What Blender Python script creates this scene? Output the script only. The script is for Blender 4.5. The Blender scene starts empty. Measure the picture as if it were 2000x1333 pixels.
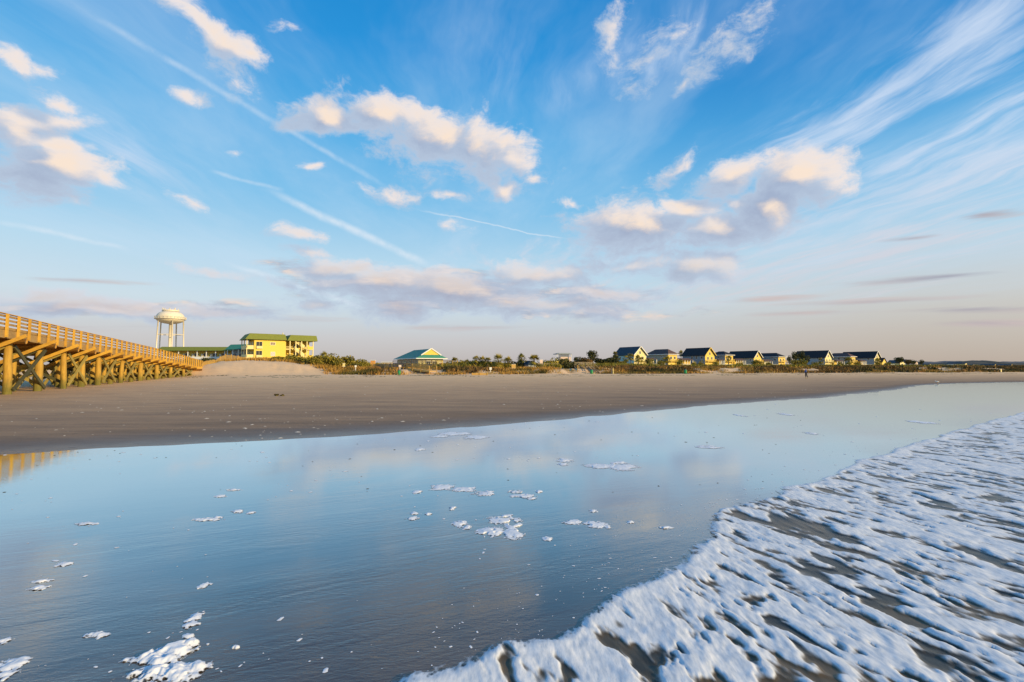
import bpy, math, random
import numpy as np
from mathutils import Vector, Matrix
R = math.radians
random.seed(7)
sc = bpy.context.scene
col = sc.collection
# ------------------------------------------------------------------ camera geometry
F = 944.0; CAMZ = 2.2; PIT = math.atan(49.5 / F)
def ray(px, py):
    dx = (px - 1000) / F; dy = (666.5 - py) / F
    c, s = math.cos(PIT), math.sin(PIT)
    return (dx, c - dy * s, s + dy * c)
def at(px, py, Y):
    d = ray(px, py); t = Y / d[1]
    return Vector((d[0] * t, Y, CAMZ + d[2] * t))
def gnd(px, py, z=0.0):
    d = ray(px, py); t = (z - CAMZ) / d[2]
    return (d[0] * t, d[1] * t)
cam_d = bpy.data.cameras.new('camera'); cam = bpy.data.objects.new('camera', cam_d); col.objects.link(cam)
cam.location = (0, 0, CAMZ); cam.rotation_euler = (R(90) + PIT, 0, 0)
cam_d.lens = F / 2000 * 36; cam_d.sensor_width = 36; cam_d.clip_start = .05; cam_d.clip_end = 20000
sc.camera = cam
sc.view_settings.view_transform = 'Standard'; sc.view_settings.look = 'None'
sc.view_settings.exposure = 0; sc.view_settings.gamma = 1
sc.cycles.max_bounces = 6; sc.cycles.diffuse_bounces = 2; sc.cycles.glossy_bounces = 3
sc.cycles.transparent_max_bounces = 6; sc.cycles.caustics_reflective = False
sc.cycles.use_denoising = True

# ------------------------------------------------------------------ helpers
def obj(name, verts, faces, mat=None, parent=None, smooth=False, loc=None):
    me = bpy.data.meshes.new(name)
    if isinstance(verts, np.ndarray):
        faces = np.asarray(faces, dtype=np.int32)
        me.vertices.add(len(verts)); me.vertices.foreach_set('co', verts.astype(np.float32).ravel())
        k = faces.shape[1]
        me.loops.add(faces.size); me.loops.foreach_set('vertex_index', faces.ravel())
        me.polygons.add(len(faces)); me.polygons.foreach_set('loop_start', np.arange(0, faces.size, k, dtype=np.int32))
        me.polygons.foreach_set('loop_total', np.full(len(faces), k, dtype=np.int32))
        me.update(calc_edges=True)
    else:
        me.from_pydata(verts, [], faces); me.update()
    if smooth: me.polygons.foreach_set('use_smooth', np.ones(len(me.polygons), dtype=bool))
    if mat: me.materials.append(mat)
    o = bpy.data.objects.new(name, me); col.objects.link(o)
    if parent: o.parent = parent
    if loc is not None: o.location = loc
    return o
def tag(o, label=None, cat=None, group=None, kind=None):
    if label: o['label'] = label
    if cat: o['category'] = cat
    if group: o['group'] = group
    if kind: o['kind'] = kind
    return o
def empty(name, loc, rz=0):
    o = bpy.data.objects.new(name, None); col.objects.link(o)
    o.location = loc; o.rotation_euler = (0, 0, rz); o.empty_display_size = .2
    return o
def copy_thing(o, label=None):
    c = o.copy(); col.objects.link(c)
    if label: c['label'] = label
    for ch in list(o.children):
        d = ch.copy(); col.objects.link(d); d.parent = c
        for g in list(ch.children):
            e = g.copy(); col.objects.link(e); e.parent = d
    return c
class MB:
    def __init__(s): s.v = []; s.f = []
    def poly(s, pts):
        b = len(s.v); s.v += [tuple(p) for p in pts]; s.f.append(tuple(range(b, b + len(pts))))
    def box(s, x0, x1, y0, y1, z0, z1):
        b = len(s.v)
        s.v += [(x0,y0,z0),(x1,y0,z0),(x1,y1,z0),(x0,y1,z0),(x0,y0,z1),(x1,y0,z1),(x1,y1,z1),(x0,y1,z1)]
        s.f += [tuple(b+i for i in q) for q in ((0,3,2,1),(4,5,6,7),(0,1,5,4),(1,2,6,5),(2,3,7,6),(3,0,4,7))]
    def beam(s, p, q, w, h, up=(0,0,1)):
        p, q = Vector(p), Vector(q); d = (q - p).normalized(); u = Vector(up)
        if abs(d.dot(u)) > .98: u = Vector((0,1,0))
        a = d.cross(u).normalized() * (w/2); c = a.normalized().cross(d).normalized() * (h/2)
        b = len(s.v)
        for r in (p, q):
            for k, l in ((-1,-1),(1,-1),(1,1),(-1,1)): s.v.append(tuple(r + a*k + c*l))
        s.f += [tuple(b+i for i in t) for t in ((0,1,2,3),(7,6,5,4),(0,4,5,1),(1,5,6,2),(2,6,7,3),(3,7,4,0))]
    def tube(s, pts, rad, n=8, cap=True):
        pts = [Vector(p) for p in pts]; b = len(s.v)
        if not isinstance(rad, (list, tuple)): rad = [rad]*len(pts)
        for i, p in enumerate(pts):
            d = (pts[min(i+1,len(pts)-1)] - pts[max(i-1,0)]).normalized()
            u = Vector((0,0,1)) if abs(d.z) < .9 else Vector((1,0,0))
            a = d.cross(u).normalized(); c = d.cross(a).normalized()
            for k in range(n):
                t = 2*math.pi*k/n; s.v.append(tuple(p + (a*math.cos(t)+c*math.sin(t))*rad[i]))
        for i in range(len(pts)-1):
            for k in range(n):
                s.f.append((b+i*n+k, b+i*n+(k+1)%n, b+(i+1)*n+(k+1)%n, b+(i+1)*n+k))
        if cap:
            s.f.append(tuple(b+k for k in range(n))); s.f.append(tuple(b+(len(pts)-1)*n+k for k in reversed(range(n))))
    def lathe(s, prof, n=24, c=(0,0)):
        b = len(s.v)
        for r, z in prof:
            for k in range(n):
                t = 2*math.pi*k/n; s.v.append((c[0]+r*math.cos(t), c[1]+r*math.sin(t), z))
        for i in range(len(prof)-1):
            for k in range(n): s.f.append((b+i*n+k, b+i*n+(k+1)%n, b+(i+1)*n+(k+1)%n, b+(i+1)*n+k))
        s.f.append(tuple(b+k for k in reversed(range(n)))); s.f.append(tuple(b+(len(prof)-1)*n+k for k in range(n)))
    def build(s, name, mat, parent=None, smooth=False, loc=None): return obj(name, s.v, s.f, mat, parent, smooth, loc)

def _h(ix, iy, seed):
    n = (ix.astype(np.int64)*374761393 + iy.astype(np.int64)*668265263 + seed*1442695041) & 0x7fffffff
    n = ((n ^ (n >> 13)) * 1274126177) & 0x7fffffff
    n = (n ^ (n >> 16)) & 0xffff
    return n / 65535.0
def vn(x, y, seed=0):
    ix = np.floor(x); iy = np.floor(y); fx = x-ix; fy = y-iy
    fx = fx*fx*fx*(fx*(fx*6-15)+10); fy = fy*fy*fy*(fy*(fy*6-15)+10)
    a = _h(ix,iy,seed); b = _h(ix+1,iy,seed); c = _h(ix,iy+1,seed); d = _h(ix+1,iy+1,seed)
    return (a*(1-fx)+b*fx)*(1-fy) + (c*(1-fx)+d*fx)*fy
def fbm(x, y, seed=0, oct=4, g=.5):
    x = np.asarray(x, float); y = np.asarray(y, float); s = 0; a = 1; t = 0
    for i in range(oct):
        s = s + a*vn(x, y, seed+i*17); t += a; a *= g
        x, y = x*1.9*.8 - y*1.9*.6 + 5.2, x*1.9*.6 + y*1.9*.8 + 1.7
    return s/t
def sstep(a, b, x): t = np.clip((x-a)/(b-a), 0, 1); return t*t*(3-2*t)

# ------------------------------------------------------------------ materials
class NT:
    def __init__(s, nt): s.nt = nt
    def n(s, t, ins=None, **kw):
        nd = s.nt.nodes.new(t)
        for k, v in kw.items(): setattr(nd, k, v)
        for k, v in (ins or {}).items():
            if isinstance(v, bpy.types.NodeSocket): s.nt.links.new(v, nd.inputs[k])
            else: nd.inputs[k].default_value = v
        return nd
    def m(s, op, *a, clamp=False):
        nd = s.n('ShaderNodeMath', {i: v for i, v in enumerate(a)}, operation=op); nd.use_clamp = clamp
        return nd.outputs[0]
    def vm(s, op, *a): return s.n('ShaderNodeVectorMath', {i: v for i, v in enumerate(a)}, operation=op)
    def noise(s, vec, scale, detail=4, rough=.55, out='Fac', dist=0):
        return s.n('ShaderNodeTexNoise', {'Vector': vec, 'Scale': scale, 'Detail': detail, 'Roughness': rough, 'Distortion': dist}).outputs[out]
    def map(s, vec, scale=(1,1,1), rot=(0,0,0), loc=(0,0,0), kind='POINT'):
        return s.n('ShaderNodeMapping', {'Vector': vec, 'Location': loc, 'Rotation': rot, 'Scale': scale}, vector_type=kind).outputs[0]
    def mix(s, f, a, b, blend='MIX'):
        nd = s.n('ShaderNodeMix', data_type='RGBA', blend_type=blend)
        for i, v in ((0, f), (6, a), (7, b)):
            if isinstance(v, bpy.types.NodeSocket): s.nt.links.new(v, nd.inputs[i])
            else: nd.inputs[i].default_value = v if i == 0 or len(v) == 4 else (*v, 1)
        return nd.outputs[2]
    def rng(s, v, a, b, c=0.0, d=1.0, smooth=False):
        return s.n('ShaderNodeMapRange', {'Value': v, 'From Min': a, 'From Max': b, 'To Min': c, 'To Max': d},
                   interpolation_type='SMOOTHSTEP' if smooth else 'LINEAR').outputs[0]
    def ramp(s, v, stops, interp='LINEAR'):
        nd = s.n('ShaderNodeValToRGB', {'Fac': v}); cr = nd.color_ramp; cr.interpolation = interp
        while len(cr.elements) < len(stops): cr.elements.new(.5)
        for e, (p, c) in zip(cr.elements, stops): e.position = p; e.color = (*c, 1)
        return nd.outputs[0]
def newmat(name):
    m = bpy.data.materials.new(name); m.use_nodes = True; nt = m.node_tree
    p = nt.nodes['Principled BSDF']; return m, NT(nt), p
def rough_mat(name, c1, c2, scale=3, rough=.8, bump=0, bscale=30, stretch=(1,1,1), obj_rand=0, metallic=0):
    """two-tone noisy surface"""
    m, T, p = newmat(name)
    g = T.n('ShaderNodeTexCoord').outputs['Object']
    v = T.map(g, stretch)
    f = T.noise(v, scale, 5, .6)
    c = T.mix(T.rng(f, .3, .7), c1, c2)
    T.nt.links.new(c, p.inputs['Base Color']); p.inputs['Roughness'].default_value = rough
    p.inputs['Metallic'].default_value = metallic
    if bump:
        b = T.n('ShaderNodeBump', {'Height': T.noise(v, bscale, 4, .6), 'Strength': bump, 'Distance': .02})
        T.nt.links.new(b.outputs[0], p.inputs['Normal'])
    return m
# ------------------------------------------------------------------ light
SUN_EL, SUN_AZ = R(18), R(-28)            # sun to the right and a little behind the camera
sd = Vector((math.cos(SUN_EL)*math.cos(SUN_AZ), math.cos(SUN_EL)*math.sin(SUN_AZ), math.sin(SUN_EL)))
sl = bpy.data.lights.new('sun', 'SUN'); sl.energy = 5.0; sl.angle = R(.6); sl.color = (1, .75, .38)
so = bpy.data.objects.new('sun', sl); col.objects.link(so)
so.rotation_euler = sd.to_track_quat('Z', 'Y').to_euler(); so.location = (60, -40, 40)
# ------------------------------------------------------------------ sky
w = bpy.data.worlds.new('World'); sc.world = w; w.use_nodes = True
W = NT(w.node_tree); w.node_tree.nodes.clear()
D = D0 = W.n('ShaderNodeTexCoord').outputs['Generated']
sx = W.n('ShaderNodeSeparateXYZ', {0: D}); X, Y, Z = sx.outputs
az = W.m('ARCTAN2', X, Y); el = W.m('ARCSINE', Z)
P = W.n('ShaderNodeCombineXYZ', {0: az, 1: el, 2: 0.0}).outputs[0]
def ae(px, py):
    d = Vector(ray(px, py)).normalized(); return math.atan2(d.x, d.y), math.asin(d.z)
def chain(T, vec, prev):
    # passes the vector on only once the previous term is known, so few values are alive at a time
    if prev is None: return vec
    return T.n('ShaderNodeVectorMath', {0: prev, 1: (1e-7, 1e-7, 0), 2: vec}, operation='MULTIPLY_ADD').outputs[0]
def blob(T, vec, px, py, rx, ry, rot=0, wt=1.0):
    a, e = ae(px, py); a1, e1 = ae(px+1, py); k = math.hypot(a1-a, e1-e)
    a2, e2 = ae(px, py-1); k2 = math.hypot(a2-a, e2-e); th = math.atan2(e1-e, a1-a)
    mp = T.map(vec, (rx*k*GROW, ry*k2*GROW, 1), (0, 0, th + R(rot)), (a, e, 0), 'TEXTURE')
    ln = T.vm('LENGTH', mp).outputs['Value']
    return T.m('MULTIPLY_ADD', ln, -wt, wt)
GROW = 1.28
CUM = [(640,228,95,36,-5,1),(740,222,85,48,-15,1.1),(840,262,115,52,-12,1.1),(940,288,80,58,-10,1.1),(1005,318,45,28,-20,.8),(870,300,170,45,-14,.6),
 (30,262,80,40,0,1),(120,325,120,42,-5,1.1),(205,345,45,28,-35,.9),(60,340,140,45,0,.8),(120,240,70,16,0,.5),(120,285,70,20,-10,.8),
 (1565,350,92,54,0,1.3),(1500,403,125,50,28,1.25),(1415,448,105,38,12,1.15),(1430,345,80,32,22,.95),
 (1240,440,130,48,0,1.15),(1340,412,80,30,-5,.95),(1220,490,90,30,0,.6),(1370,525,90,38,8,1.05),(1310,335,60,20,22,.6),
 (690,530,120,26,-4,.9),(760,556,150,34,0,1.1),(880,570,180,40,0,1.15),(990,596,150,30,0,1.0),(1040,538,130,26,2,.9),(1180,575,120,22,-5,.8),(780,600,130,28,0,.9),(1160,608,120,18,0,.6),
 (200,606,330,20,0,.9),(60,588,160,18,0,.8),(430,612,130,16,0,.6),(430,532,110,14,-16,.5),(585,456,60,15,-8,.6),(600,488,50,12,-8,.6),(560,560,120,12,-14,.5),
 (20,112,52,24,-32,.8),(80,132,40,14,-20,.5),(385,40,100,32,-32,.75),(445,88,70,34,-20,.8),(490,108,40,16,-15,.7),(465,155,50,34,-40,.55),(365,180,34,14,-20,.6),
 (982,368,34,16,5,.8),(880,378,42,11,0,.6),(770,378,60,20,0,.5),(1118,390,34,12,-5,.6),(115,205,40,20,-30,.45),(1230,520,120,26,0,.8),(1080,600,200,26,0,.8),(620,590,120,18,0,.6),(1195,70,48,40,60,.5),(1270,120,60,40,30,.35),(1420,90,100,40,35,.4),(1350,165,30,12,40,.4),
 (880,438,34,14,-10,.4),(370,390,40,12,-20,.35),(575,60,24,12,0,.4),(465,292,18,8,0,.5),(612,326,24,8,0,.5),(1040,355,20,10,0,.5)]
grp = bpy.data.node_groups.new('cloud_field', 'ShaderNodeTree')
grp.interface.new_socket('Vector', in_out='INPUT', socket_type='NodeSocketVector')
grp.interface.new_socket('Field', in_out='OUTPUT', socket_type='NodeSocketFloat')
grp.interface.new_socket('Smooth', in_out='OUTPUT', socket_type='NodeSocketFloat')
G = NT(grp); gi = G.n('NodeGroupInput').outputs[0]
wn = G.noise(gi, 9, 3, .5, 'Color')
wv = G.vm('SUBTRACT', wn, (.5, .5, .5)).outputs[0]
wp = G.n('ShaderNodeVectorMath', {0: wv, 1: (.085, .055, 0), 2: gi}, operation='MULTIPLY_ADD').outputs[0]
run = None
for b in CUM:
    v = blob(G, chain(G, wp, run), *b)
    run = v if run is None else G.n('ShaderNodeMath', {0: run, 1: v, 2: .12}, operation='SMOOTH_MAX').outputs[0]
GROW = 1.0
nv = G.map(wp, (11, 18, 1)); nz = G.noise(nv, 1.0, 8, .69)
fld = G.m('MULTIPLY_ADD', G.m('SUBTRACT', nz, .5), 2.1, run)
go = G.n('NodeGroupOutput'); grp.links.new(fld, go.inputs[0]); grp.links.new(run, go.inputs[1])
def cf(v):
    nd = W.n('ShaderNodeGroup'); nd.node_tree = grp; W.nt.links.new(v, nd.inputs[0]); return nd.outputs
# --- clear sky: Nishita plus its graded colour by elevation
sky = W.n('ShaderNodeTexSky', sky_type='NISHITA'); sky.sun_disc = False
sky.sun_elevation = SUN_EL; sky.sun_rotation = math.pi/2 - SUN_AZ
L = lambda r, g, b: tuple((c/255/12.92 if c/255 <= .04045 else ((c/255+.055)/1.055)**2.4) for c in (r, g, b))
eln = W.m('DIVIDE', el, R(90), clamp=True)
base = W.ramp(eln, [(0, L(192,184,184)), (.035, L(204,202,206)), (.075, L(208,224,234)), (.13, L(186,222,243)), (.20, L(132,200,242)), (.28, L(86,180,238)), (.37, L(34,152,226)), (.48, L(0,132,210)), (1, L(0,90,178))])
# towards the east (right) the upper sky deepens and the low sky warms
e_r = W.m('MULTIPLY', W.rng(az, .1, .75, smooth=True), W.rng(el, .30, .05, smooth=True))
base = W.mix(W.m('MULTIPLY', e_r, .75), base, W.ramp(eln, [(0, L(190,173,157)), (.06, L(206,198,188)), (.13, L(208,217,226)), (.25, L(160,200,232))]))
e_u = W.m('MULTIPLY', W.rng(az, .0, .5, smooth=True), W.rng(el, .25, .6, smooth=True))
base = W.mix(W.m('MULTIPLY', e_u, .7), base, L(14,128,206))
skyn = W.mix(1.0, sky.outputs[0], (.10, .10, .10), 'MULTIPLY')
base = W.mix(.88, skyn, base)
# --- cirrus, streaming away towards the horizon in cloud-layer coordinates
zc = W.m('MAXIMUM', Z, .04)
q = W.n('ShaderNodeCombineXYZ', {0: W.m('DIVIDE', X, zc), 1: W.m('DIVIDE', Y, zc), 2: 0.0}).outputs[0]
qd = W.n('ShaderNodeVectorMath', {0: W.noise(q, .9, 4, .5, 'Color'), 1: (.55, .55, 0), 2: q}, operation='MULTIPLY_ADD').outputs[0]
qr = W.map(qd, (1, 1, 1), (0, 0, R(-4)))
ci1 = W.noise(W.map(qr, (7.5, 1.3, 1)), 1.0, 8, .62)
ci2 = W.noise(W.map(qr, (2.0, .30, 1), loc=(3, 7, 0)), 1.0, 5, .55)
msk = None
for b in [(1720,190,340,95,38,.85),(1920,50,220,110,40,.8),(1840,320,360,75,16,1.0),(1500,290,240,60,32,.5),(1700,450,520,100,10,.75),(1980,200,170,200,30,.6),(1400,560,600,80,5,.7),(960,130,200,260,-30,.14),(1300,80,300,100,25,.4),(1050,500,300,50,5,.6),(250,300,300,220,-30,.2)]:
    v = blob(W, chain(W, P, msk if msk is not None else base), *b); v = W.m('MAXIMUM', v, 0.0)
    msk = v if msk is None else W.m('ADD', msk, v)
cir = W.m('ADD', W.m('MULTIPLY', W.m('SUBTRACT', ci1, .5), 2.6), W.m('MULTIPLY', W.m('SUBTRACT', ci2, .5), 3.0))
cirf = W.m('MULTIPLY', W.rng(W.m('ADD', cir, W.m('MULTIPLY', msk, .85)), .0, 1.35, smooth=True), W.m('MULTIPLY', W.rng(msk, 0, .3, smooth=True), W.rng(el, .05, .14, smooth=True)))
cirf = W.m('MULTIPLY', cirf, .9)
out = W.mix(cirf, base, W.mix(W.rng(el, .05, .35), L(214,206,206), L(206,222,244)))
# faint overall veil breaking up the blue
veil = W.m('MULTIPLY', W.rng(W.noise(W.map(qr, (1.2, .35, 1)), 1.0, 6, .6), .40, .72, smooth=True), W.rng(el, .06, .2, 0, .38, True))
out = W.mix(veil, out, L(200,222,242))
# --- contrails: thin arcs between two sky directions
def trail(p0, p1, wd, wt, brk=.3, seed=0):
    global out
    D = chain(W, D0, out)
    a = Vector(ray(*p0)).normalized(); b = Vector(ray(*p1)).normalized()
    n = a.cross(b).normalized(); t = n.cross(a).normalized(); ang = math.acos(a.dot(b))
    dn = W.m('ADD', W.vm('DOT_PRODUCT', D, tuple(n)).outputs['Value'], W.m('MULTIPLY', W.m('SUBTRACT', W.noise(D, 7+seed, 4, .6), .5), .018))
    al = W.m('ARCTAN2', W.vm('DOT_PRODUCT', D, tuple(t)).outputs['Value'], W.vm('DOT_PRODUCT', D, tuple(a)).outputs['Value'])
    prof = W.rng(W.m('ABSOLUTE', dn), 0, wd, 1, 0, True)
    ends = W.m('MULTIPLY', W.rng(al, 0, ang*.25, 0, 1, True), W.rng(al, ang*.85, ang, 1, 0, True))
    nn = W.rng(W.noise(D, 26+seed, 6, .65), .35, .6, 1-brk, 1)
    f = W.m('MULTIPLY', W.m('MULTIPLY', prof, ends), W.m('MULTIPLY', nn, wt), clamp=True)
    out = W.mix(f, out, L(226,236,246))
trail((60,-40), (780,380), .0075, .34, .7)
trail((500,360), (850,525), .011, .68, .5, 3)
trail((800,405), (1115,470), .0022, .55, .2, 5)
trail((-40,425), (260,490), .006, .45, .5, 8)
trail((420,505), (720,605), .008, .5, .5, 9)
trail((400,330), (560,372), .005, .35, .6, 2)
# --- low layered bands of grey-mauve cloud just above the horizon
bn = W.noise(W.map(P, (2.6, 26, 1)), 1.0, 7, .6, dist=.4)
bm = None
for b in [(1850,540,330,13,7,1.1),(1925,420,120,16,6,.9),(1780,466,120,9,8,.8),(1900,605,260,14,2,.9),(1700,590,300,10,3,.7),(1930,632,200,12,0,.8),(1500,585,160,9,3,.6),(1500,640,400,10,0,.5),(150,548,220,8,-4,.6),(420,545,160,8,-8,.6),(560,625,220,12,0,.5),(900,640,400,14,0,.5),(1560,612,240,8,2,.6),(330,640,500,16,0,.45),(1440,500,110,7,5,.3)]:
    v = blob(W, chain(W, P, bm if bm is not None else out), *b)
    v = W.m('MAXIMUM', v, 0.0); bm = v if bm is None else W.m('MAXIMUM', bm, v)
bf = W.m('MULTIPLY', W.rng(W.m('ADD', W.m('MULTIPLY', W.m('SUBTRACT', bn, .5), 2.6), bm), .25, 1.0, smooth=True), W.rng(bm, 0, .2))
out = W.mix(W.m('MULTIPLY', bf, .92), out, W.mix(W.rng(bn, .42, .62), L(158,156,172), L(206,190,188)))
# broken grey-mauve bank low in the middle
Pb = chain(W, P, out); kb = None
for b in [(870,565,370,62,0,1.25),(1150,580,200,36,-3,1.0),(650,530,160,30,-6,.9),(200,602,420,20,2,.95),(1100,610,400,26,0,.7),(430,612,260,22,0,.7)]:
    v = W.m('MAXIMUM', blob(W, Pb if kb is None else chain(W, P, kb), *b), 0.0); kb = v if kb is None else W.m('MAXIMUM', kb, v)
n5 = W.noise(W.map(P, (7, 27, 1), loc=(2, 5, 0)), 1.0, 7, .62, dist=.3); n6 = W.noise(W.map(P, (7, 27, 1), loc=(2.14, 5.45, 0)), 1.0, 5, .62, dist=.3)
fb_ = W.m('ADD', W.m('MULTIPLY', W.m('SUBTRACT', n5, .5), 3.2), kb)
fk = W.m('MULTIPLY', W.rng(fb_, .22, .85, smooth=True), W.rng(kb, 0, .25))
lk = W.rng(W.m('SUBTRACT', n5, n6), .0, .17, smooth=True)
out = W.mix(W.m('MULTIPLY', fk, .85), out, W.mix(lk, L(164,168,186), L(236,216,204)))
# --- cumulus
c1 = cf(chain(W, P, out))
off = W.vm('ADD', chain(W, P, c1[0]), (.030, .022, 0)).outputs[0]; c2 = cf(off)
dens = W.rng(c1[0], -.02, .55, smooth=True)
df = W.m('ADD', W.m('SUBTRACT', c1[0], c2[0]), W.m('MULTIPLY', W.m('SUBTRACT', c1[1], c2[1]), 1.3))
lit = W.m('MULTIPLY', W.rng(df, -.08, 1.3, smooth=True), W.rng(el, .06, .30, .40, 1))
thick = W.rng(c1[0], .2, 1.1)
shade_c = W.mix(thick, L(190,206,226), W.mix(W.rng(el, .05, .3), L(170,168,184), L(164,178,204)))
lit_c = W.mix(thick, L(234,230,234), L(252,230,210))
cc = W.mix(lit, shade_c, lit_c)
low = W.rng(el, .16, .26, smooth=True)
dens = W.m('MULTIPLY', dens, W.rng(low, 0, 1, .78, .97))
out = W.mix(dens, out, cc)
# below the horizon: dull
out = W.mix(W.rng(Z, -.01, -.06), out, L(120,118,118))
sc10 = W.vm('SCALE', out); sc10.inputs[3].default_value = 10.0
bg = W.n('ShaderNodeBackground', {'Color': sc10.outputs[0], 'Strength': .1})
wo = W.n('ShaderNodeOutputWorld'); W.nt.links.new(bg.outputs[0], wo.inputs[0])
w.cycles.sampling_method = 'NONE'
# ------------------------------------------------------------------ shore geometry
SHPX = [(-160,899),(0,887),(200,877),(400,868),(600,857),(800,843),(1000,828),(1200,810),(1400,791),(1500,784),(1600,778),(1650,772),(1700,767),(1760,760),(1790,754),(1850,750),(1930,748),(2000,747),(2080,746)]
SH = [gnd(*p) for p in SHPX]
SH = [(-400,-205),(-60,-14)] + SH + [(140,86),(400,190),(1500,500)]
SHX = np.array([p[0] for p in SH]); SHY = np.array([p[1] for p in SH])
def Ys(x): return np.interp(x, SHX, SHY)
def Yf(x): return np.maximum(98 + .27*(x+20), 20)
DX = np.array([-300,-120,-85,-75,-66,-60,-56,-51,-46,-42,-39,-35,-28,0,200])
DH = np.array([2.2,2.4,2.2,1.6,1.6,3.2,3.5,3.3,2.8,2.5,2.0,1.6,1.5,1.6,1.7])
def ground_z(x, y):
    x = np.asarray(x, float); y = np.asarray(y, float)
    ys, yf = Ys(x), Yf(x); d = y-ys
    t = np.clip(d/np.maximum(yf-ys, 5), 0, 1)
    z = .5*t**1.25 + (d < 0)*np.maximum(d*.02, -.6) - .006*(d < 0)
    s = y - yf + (fbm(x*.12, y*.12, 5, 3)-.5)*8
    h = np.interp(x, DX, DH)
    big = x < -34
    rise = np.where(big, sstep(-2, 15, s), sstep(0, 9, s))
    z = z + (h-.5)*rise
    z = z + (fbm(x*.35, y*.3, 9, 4)-.5)*.9*sstep(0, 5, s)*np.where(x < -38, .35, 1)
    z = z + (fbm(x*1.3, y*1.3, 14, 3)-.5)*.22*sstep(-1, 3, s)
    back = sstep(22, 60, s); z = z*(1-back) + back*(1.7 + (fbm(x*.02, y*.02, 3, 2)-.5)*.5)
    z = z + (fbm(x*.5, y*.12, 21, 3)-.5)*.05*sstep(3, 25, d)*(s < 0)
    return z
def gz(x, y): return float(ground_z(np.array([x]), np.array([y]))[0])
# one sheet, radial rings around the viewpoint, out to the horizon
ang = np.concatenate([np.arange(-180, -64, 4), np.arange(-62, 62.01, .2), np.arange(64, 180, 4)])
rad = [0.6]
while rad[-1] < 6000: rad.append(rad[-1]*(1.016 if rad[-1] < 400 else 1.08))
rad = np.array(rad); A, Rr = np.meshgrid(np.radians(ang), rad)
gx = Rr*np.sin(A); gy = Rr*np.cos(A); gzv = ground_z(gx, gy)
V = np.stack([gx, gy, gzv], -1).reshape(-1, 3); na, nr = len(ang), len(rad)
i, j = np.meshgrid(np.arange(nr-1), np.arange(na), indexing='ij'); jn = (j+1) % na
Fc = np.stack([i*na+j, (i+1)*na+j, (i+1)*na+jn, i*na+jn], -1).reshape(-1, 4)[:, ::-1]
V = np.vstack([V, [[0, 0, gz(0, 0)]]])
m, T, p = newmat('beach_sand')
g = T.n('ShaderNodeNewGeometry').outputs['Position']
wet = T.n('ShaderNodeAttribute', attribute_name='dry').outputs['Fac']
inl = T.n('ShaderNodeAttribute', attribute_name='inland').outputs['Fac']
n1 = T.noise(T.map(g, (.10, .55, 1), (0, 0, R(-24))), 1, 6, .6)
n2 = T.noise(g, 14, 4, .7); n3 = T.noise(T.map(g, (.35, 1.8, 1), (0, 0, R(-20))), 1, 5, .65)
wv_ = T.m('ADD', wet, T.m('MULTIPLY', T.m('SUBTRACT', n1, .5), .46))
c = T.ramp(wv_, [(0, (.22,.142,.085)), (.08, (.31,.20,.116)), (.28, (.50,.32,.175)), (.55, (.68,.44,.235)), (.80, (.82,.54,.28)), (1, (.84,.57,.32))])
c = T.mix(T.rng(n2, .35, .7, 0, .30), c, (.08,.06,.045)); c = T.mix(T.m('MULTIPLY', T.rng(n3, .48, .70, 0, .42), T.rng(wet, .3, 1, 1, .25)), c, (.10,.078,.06))
c = T.mix(T.m('MULTIPLY', T.rng(T.noise(g, .5, 5, .6), .42, .6), inl), c, (.12,.095,.05))
dmp = T.m('ADD', wet, T.m('MULTIPLY', T.m('SUBTRACT', T.noise(g, .8, 4, .6), .5), .02))
c = T.mix(T.rng(dmp, 0, .06, .66, 0, True), c, (.07,.05,.036))
T.nt.links.new(c, p.inputs['Base Color']); T.nt.links.new(T.rng(dmp, 0, .05, .25, .85), p.inputs['Roughness'])
p.inputs['Specular IOR Level'].default_value = .3
vo = T.n('ShaderNodeTexVoronoi', {'Vector': g, 'Scale': 1.7}).outputs['Distance']
print_ = T.m('MULTIPLY', T.rng(vo, .05, .24, -1, 0, True), T.rng(T.noise(T.map(g, (.10, .22, 1)), 1, 3, .5), .50, .58, smooth=True))
hh = T.m('ADD', T.m('ADD', T.m('MULTIPLY', T.noise(g, 5, 5, .65), 1.0), T.m('MULTIPLY', n3, .8)), T.m('MULTIPLY', print_, .9))
T.nt.links.new(T.n('ShaderNodeBump', {'Height': hh, 'Strength': .42, 'Distance': .05}).outputs[0], p.inputs['Normal'])
sand = obj('ground', V, Fc, m, smooth=True)
xs, ys = V[:, 0], V[:, 1]
dry = np.clip((ys-Ys(xs))/np.maximum(Yf(xs)-Ys(xs), 5), 0, 1).astype(np.float32)
dry = np.clip(dry, 0, 1)
a_ = sand.data.attributes.new('dry', 'FLOAT', 'POINT'); a_.data.foreach_set('value', dry)
sI = sstep(14, 50, ys-Yf(xs)).astype(np.float32)
a_ = sand.data.attributes.new('inland', 'FLOAT', 'POINT'); a_.data.foreach_set('value', sI)
tag(sand, kind='structure')

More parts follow.
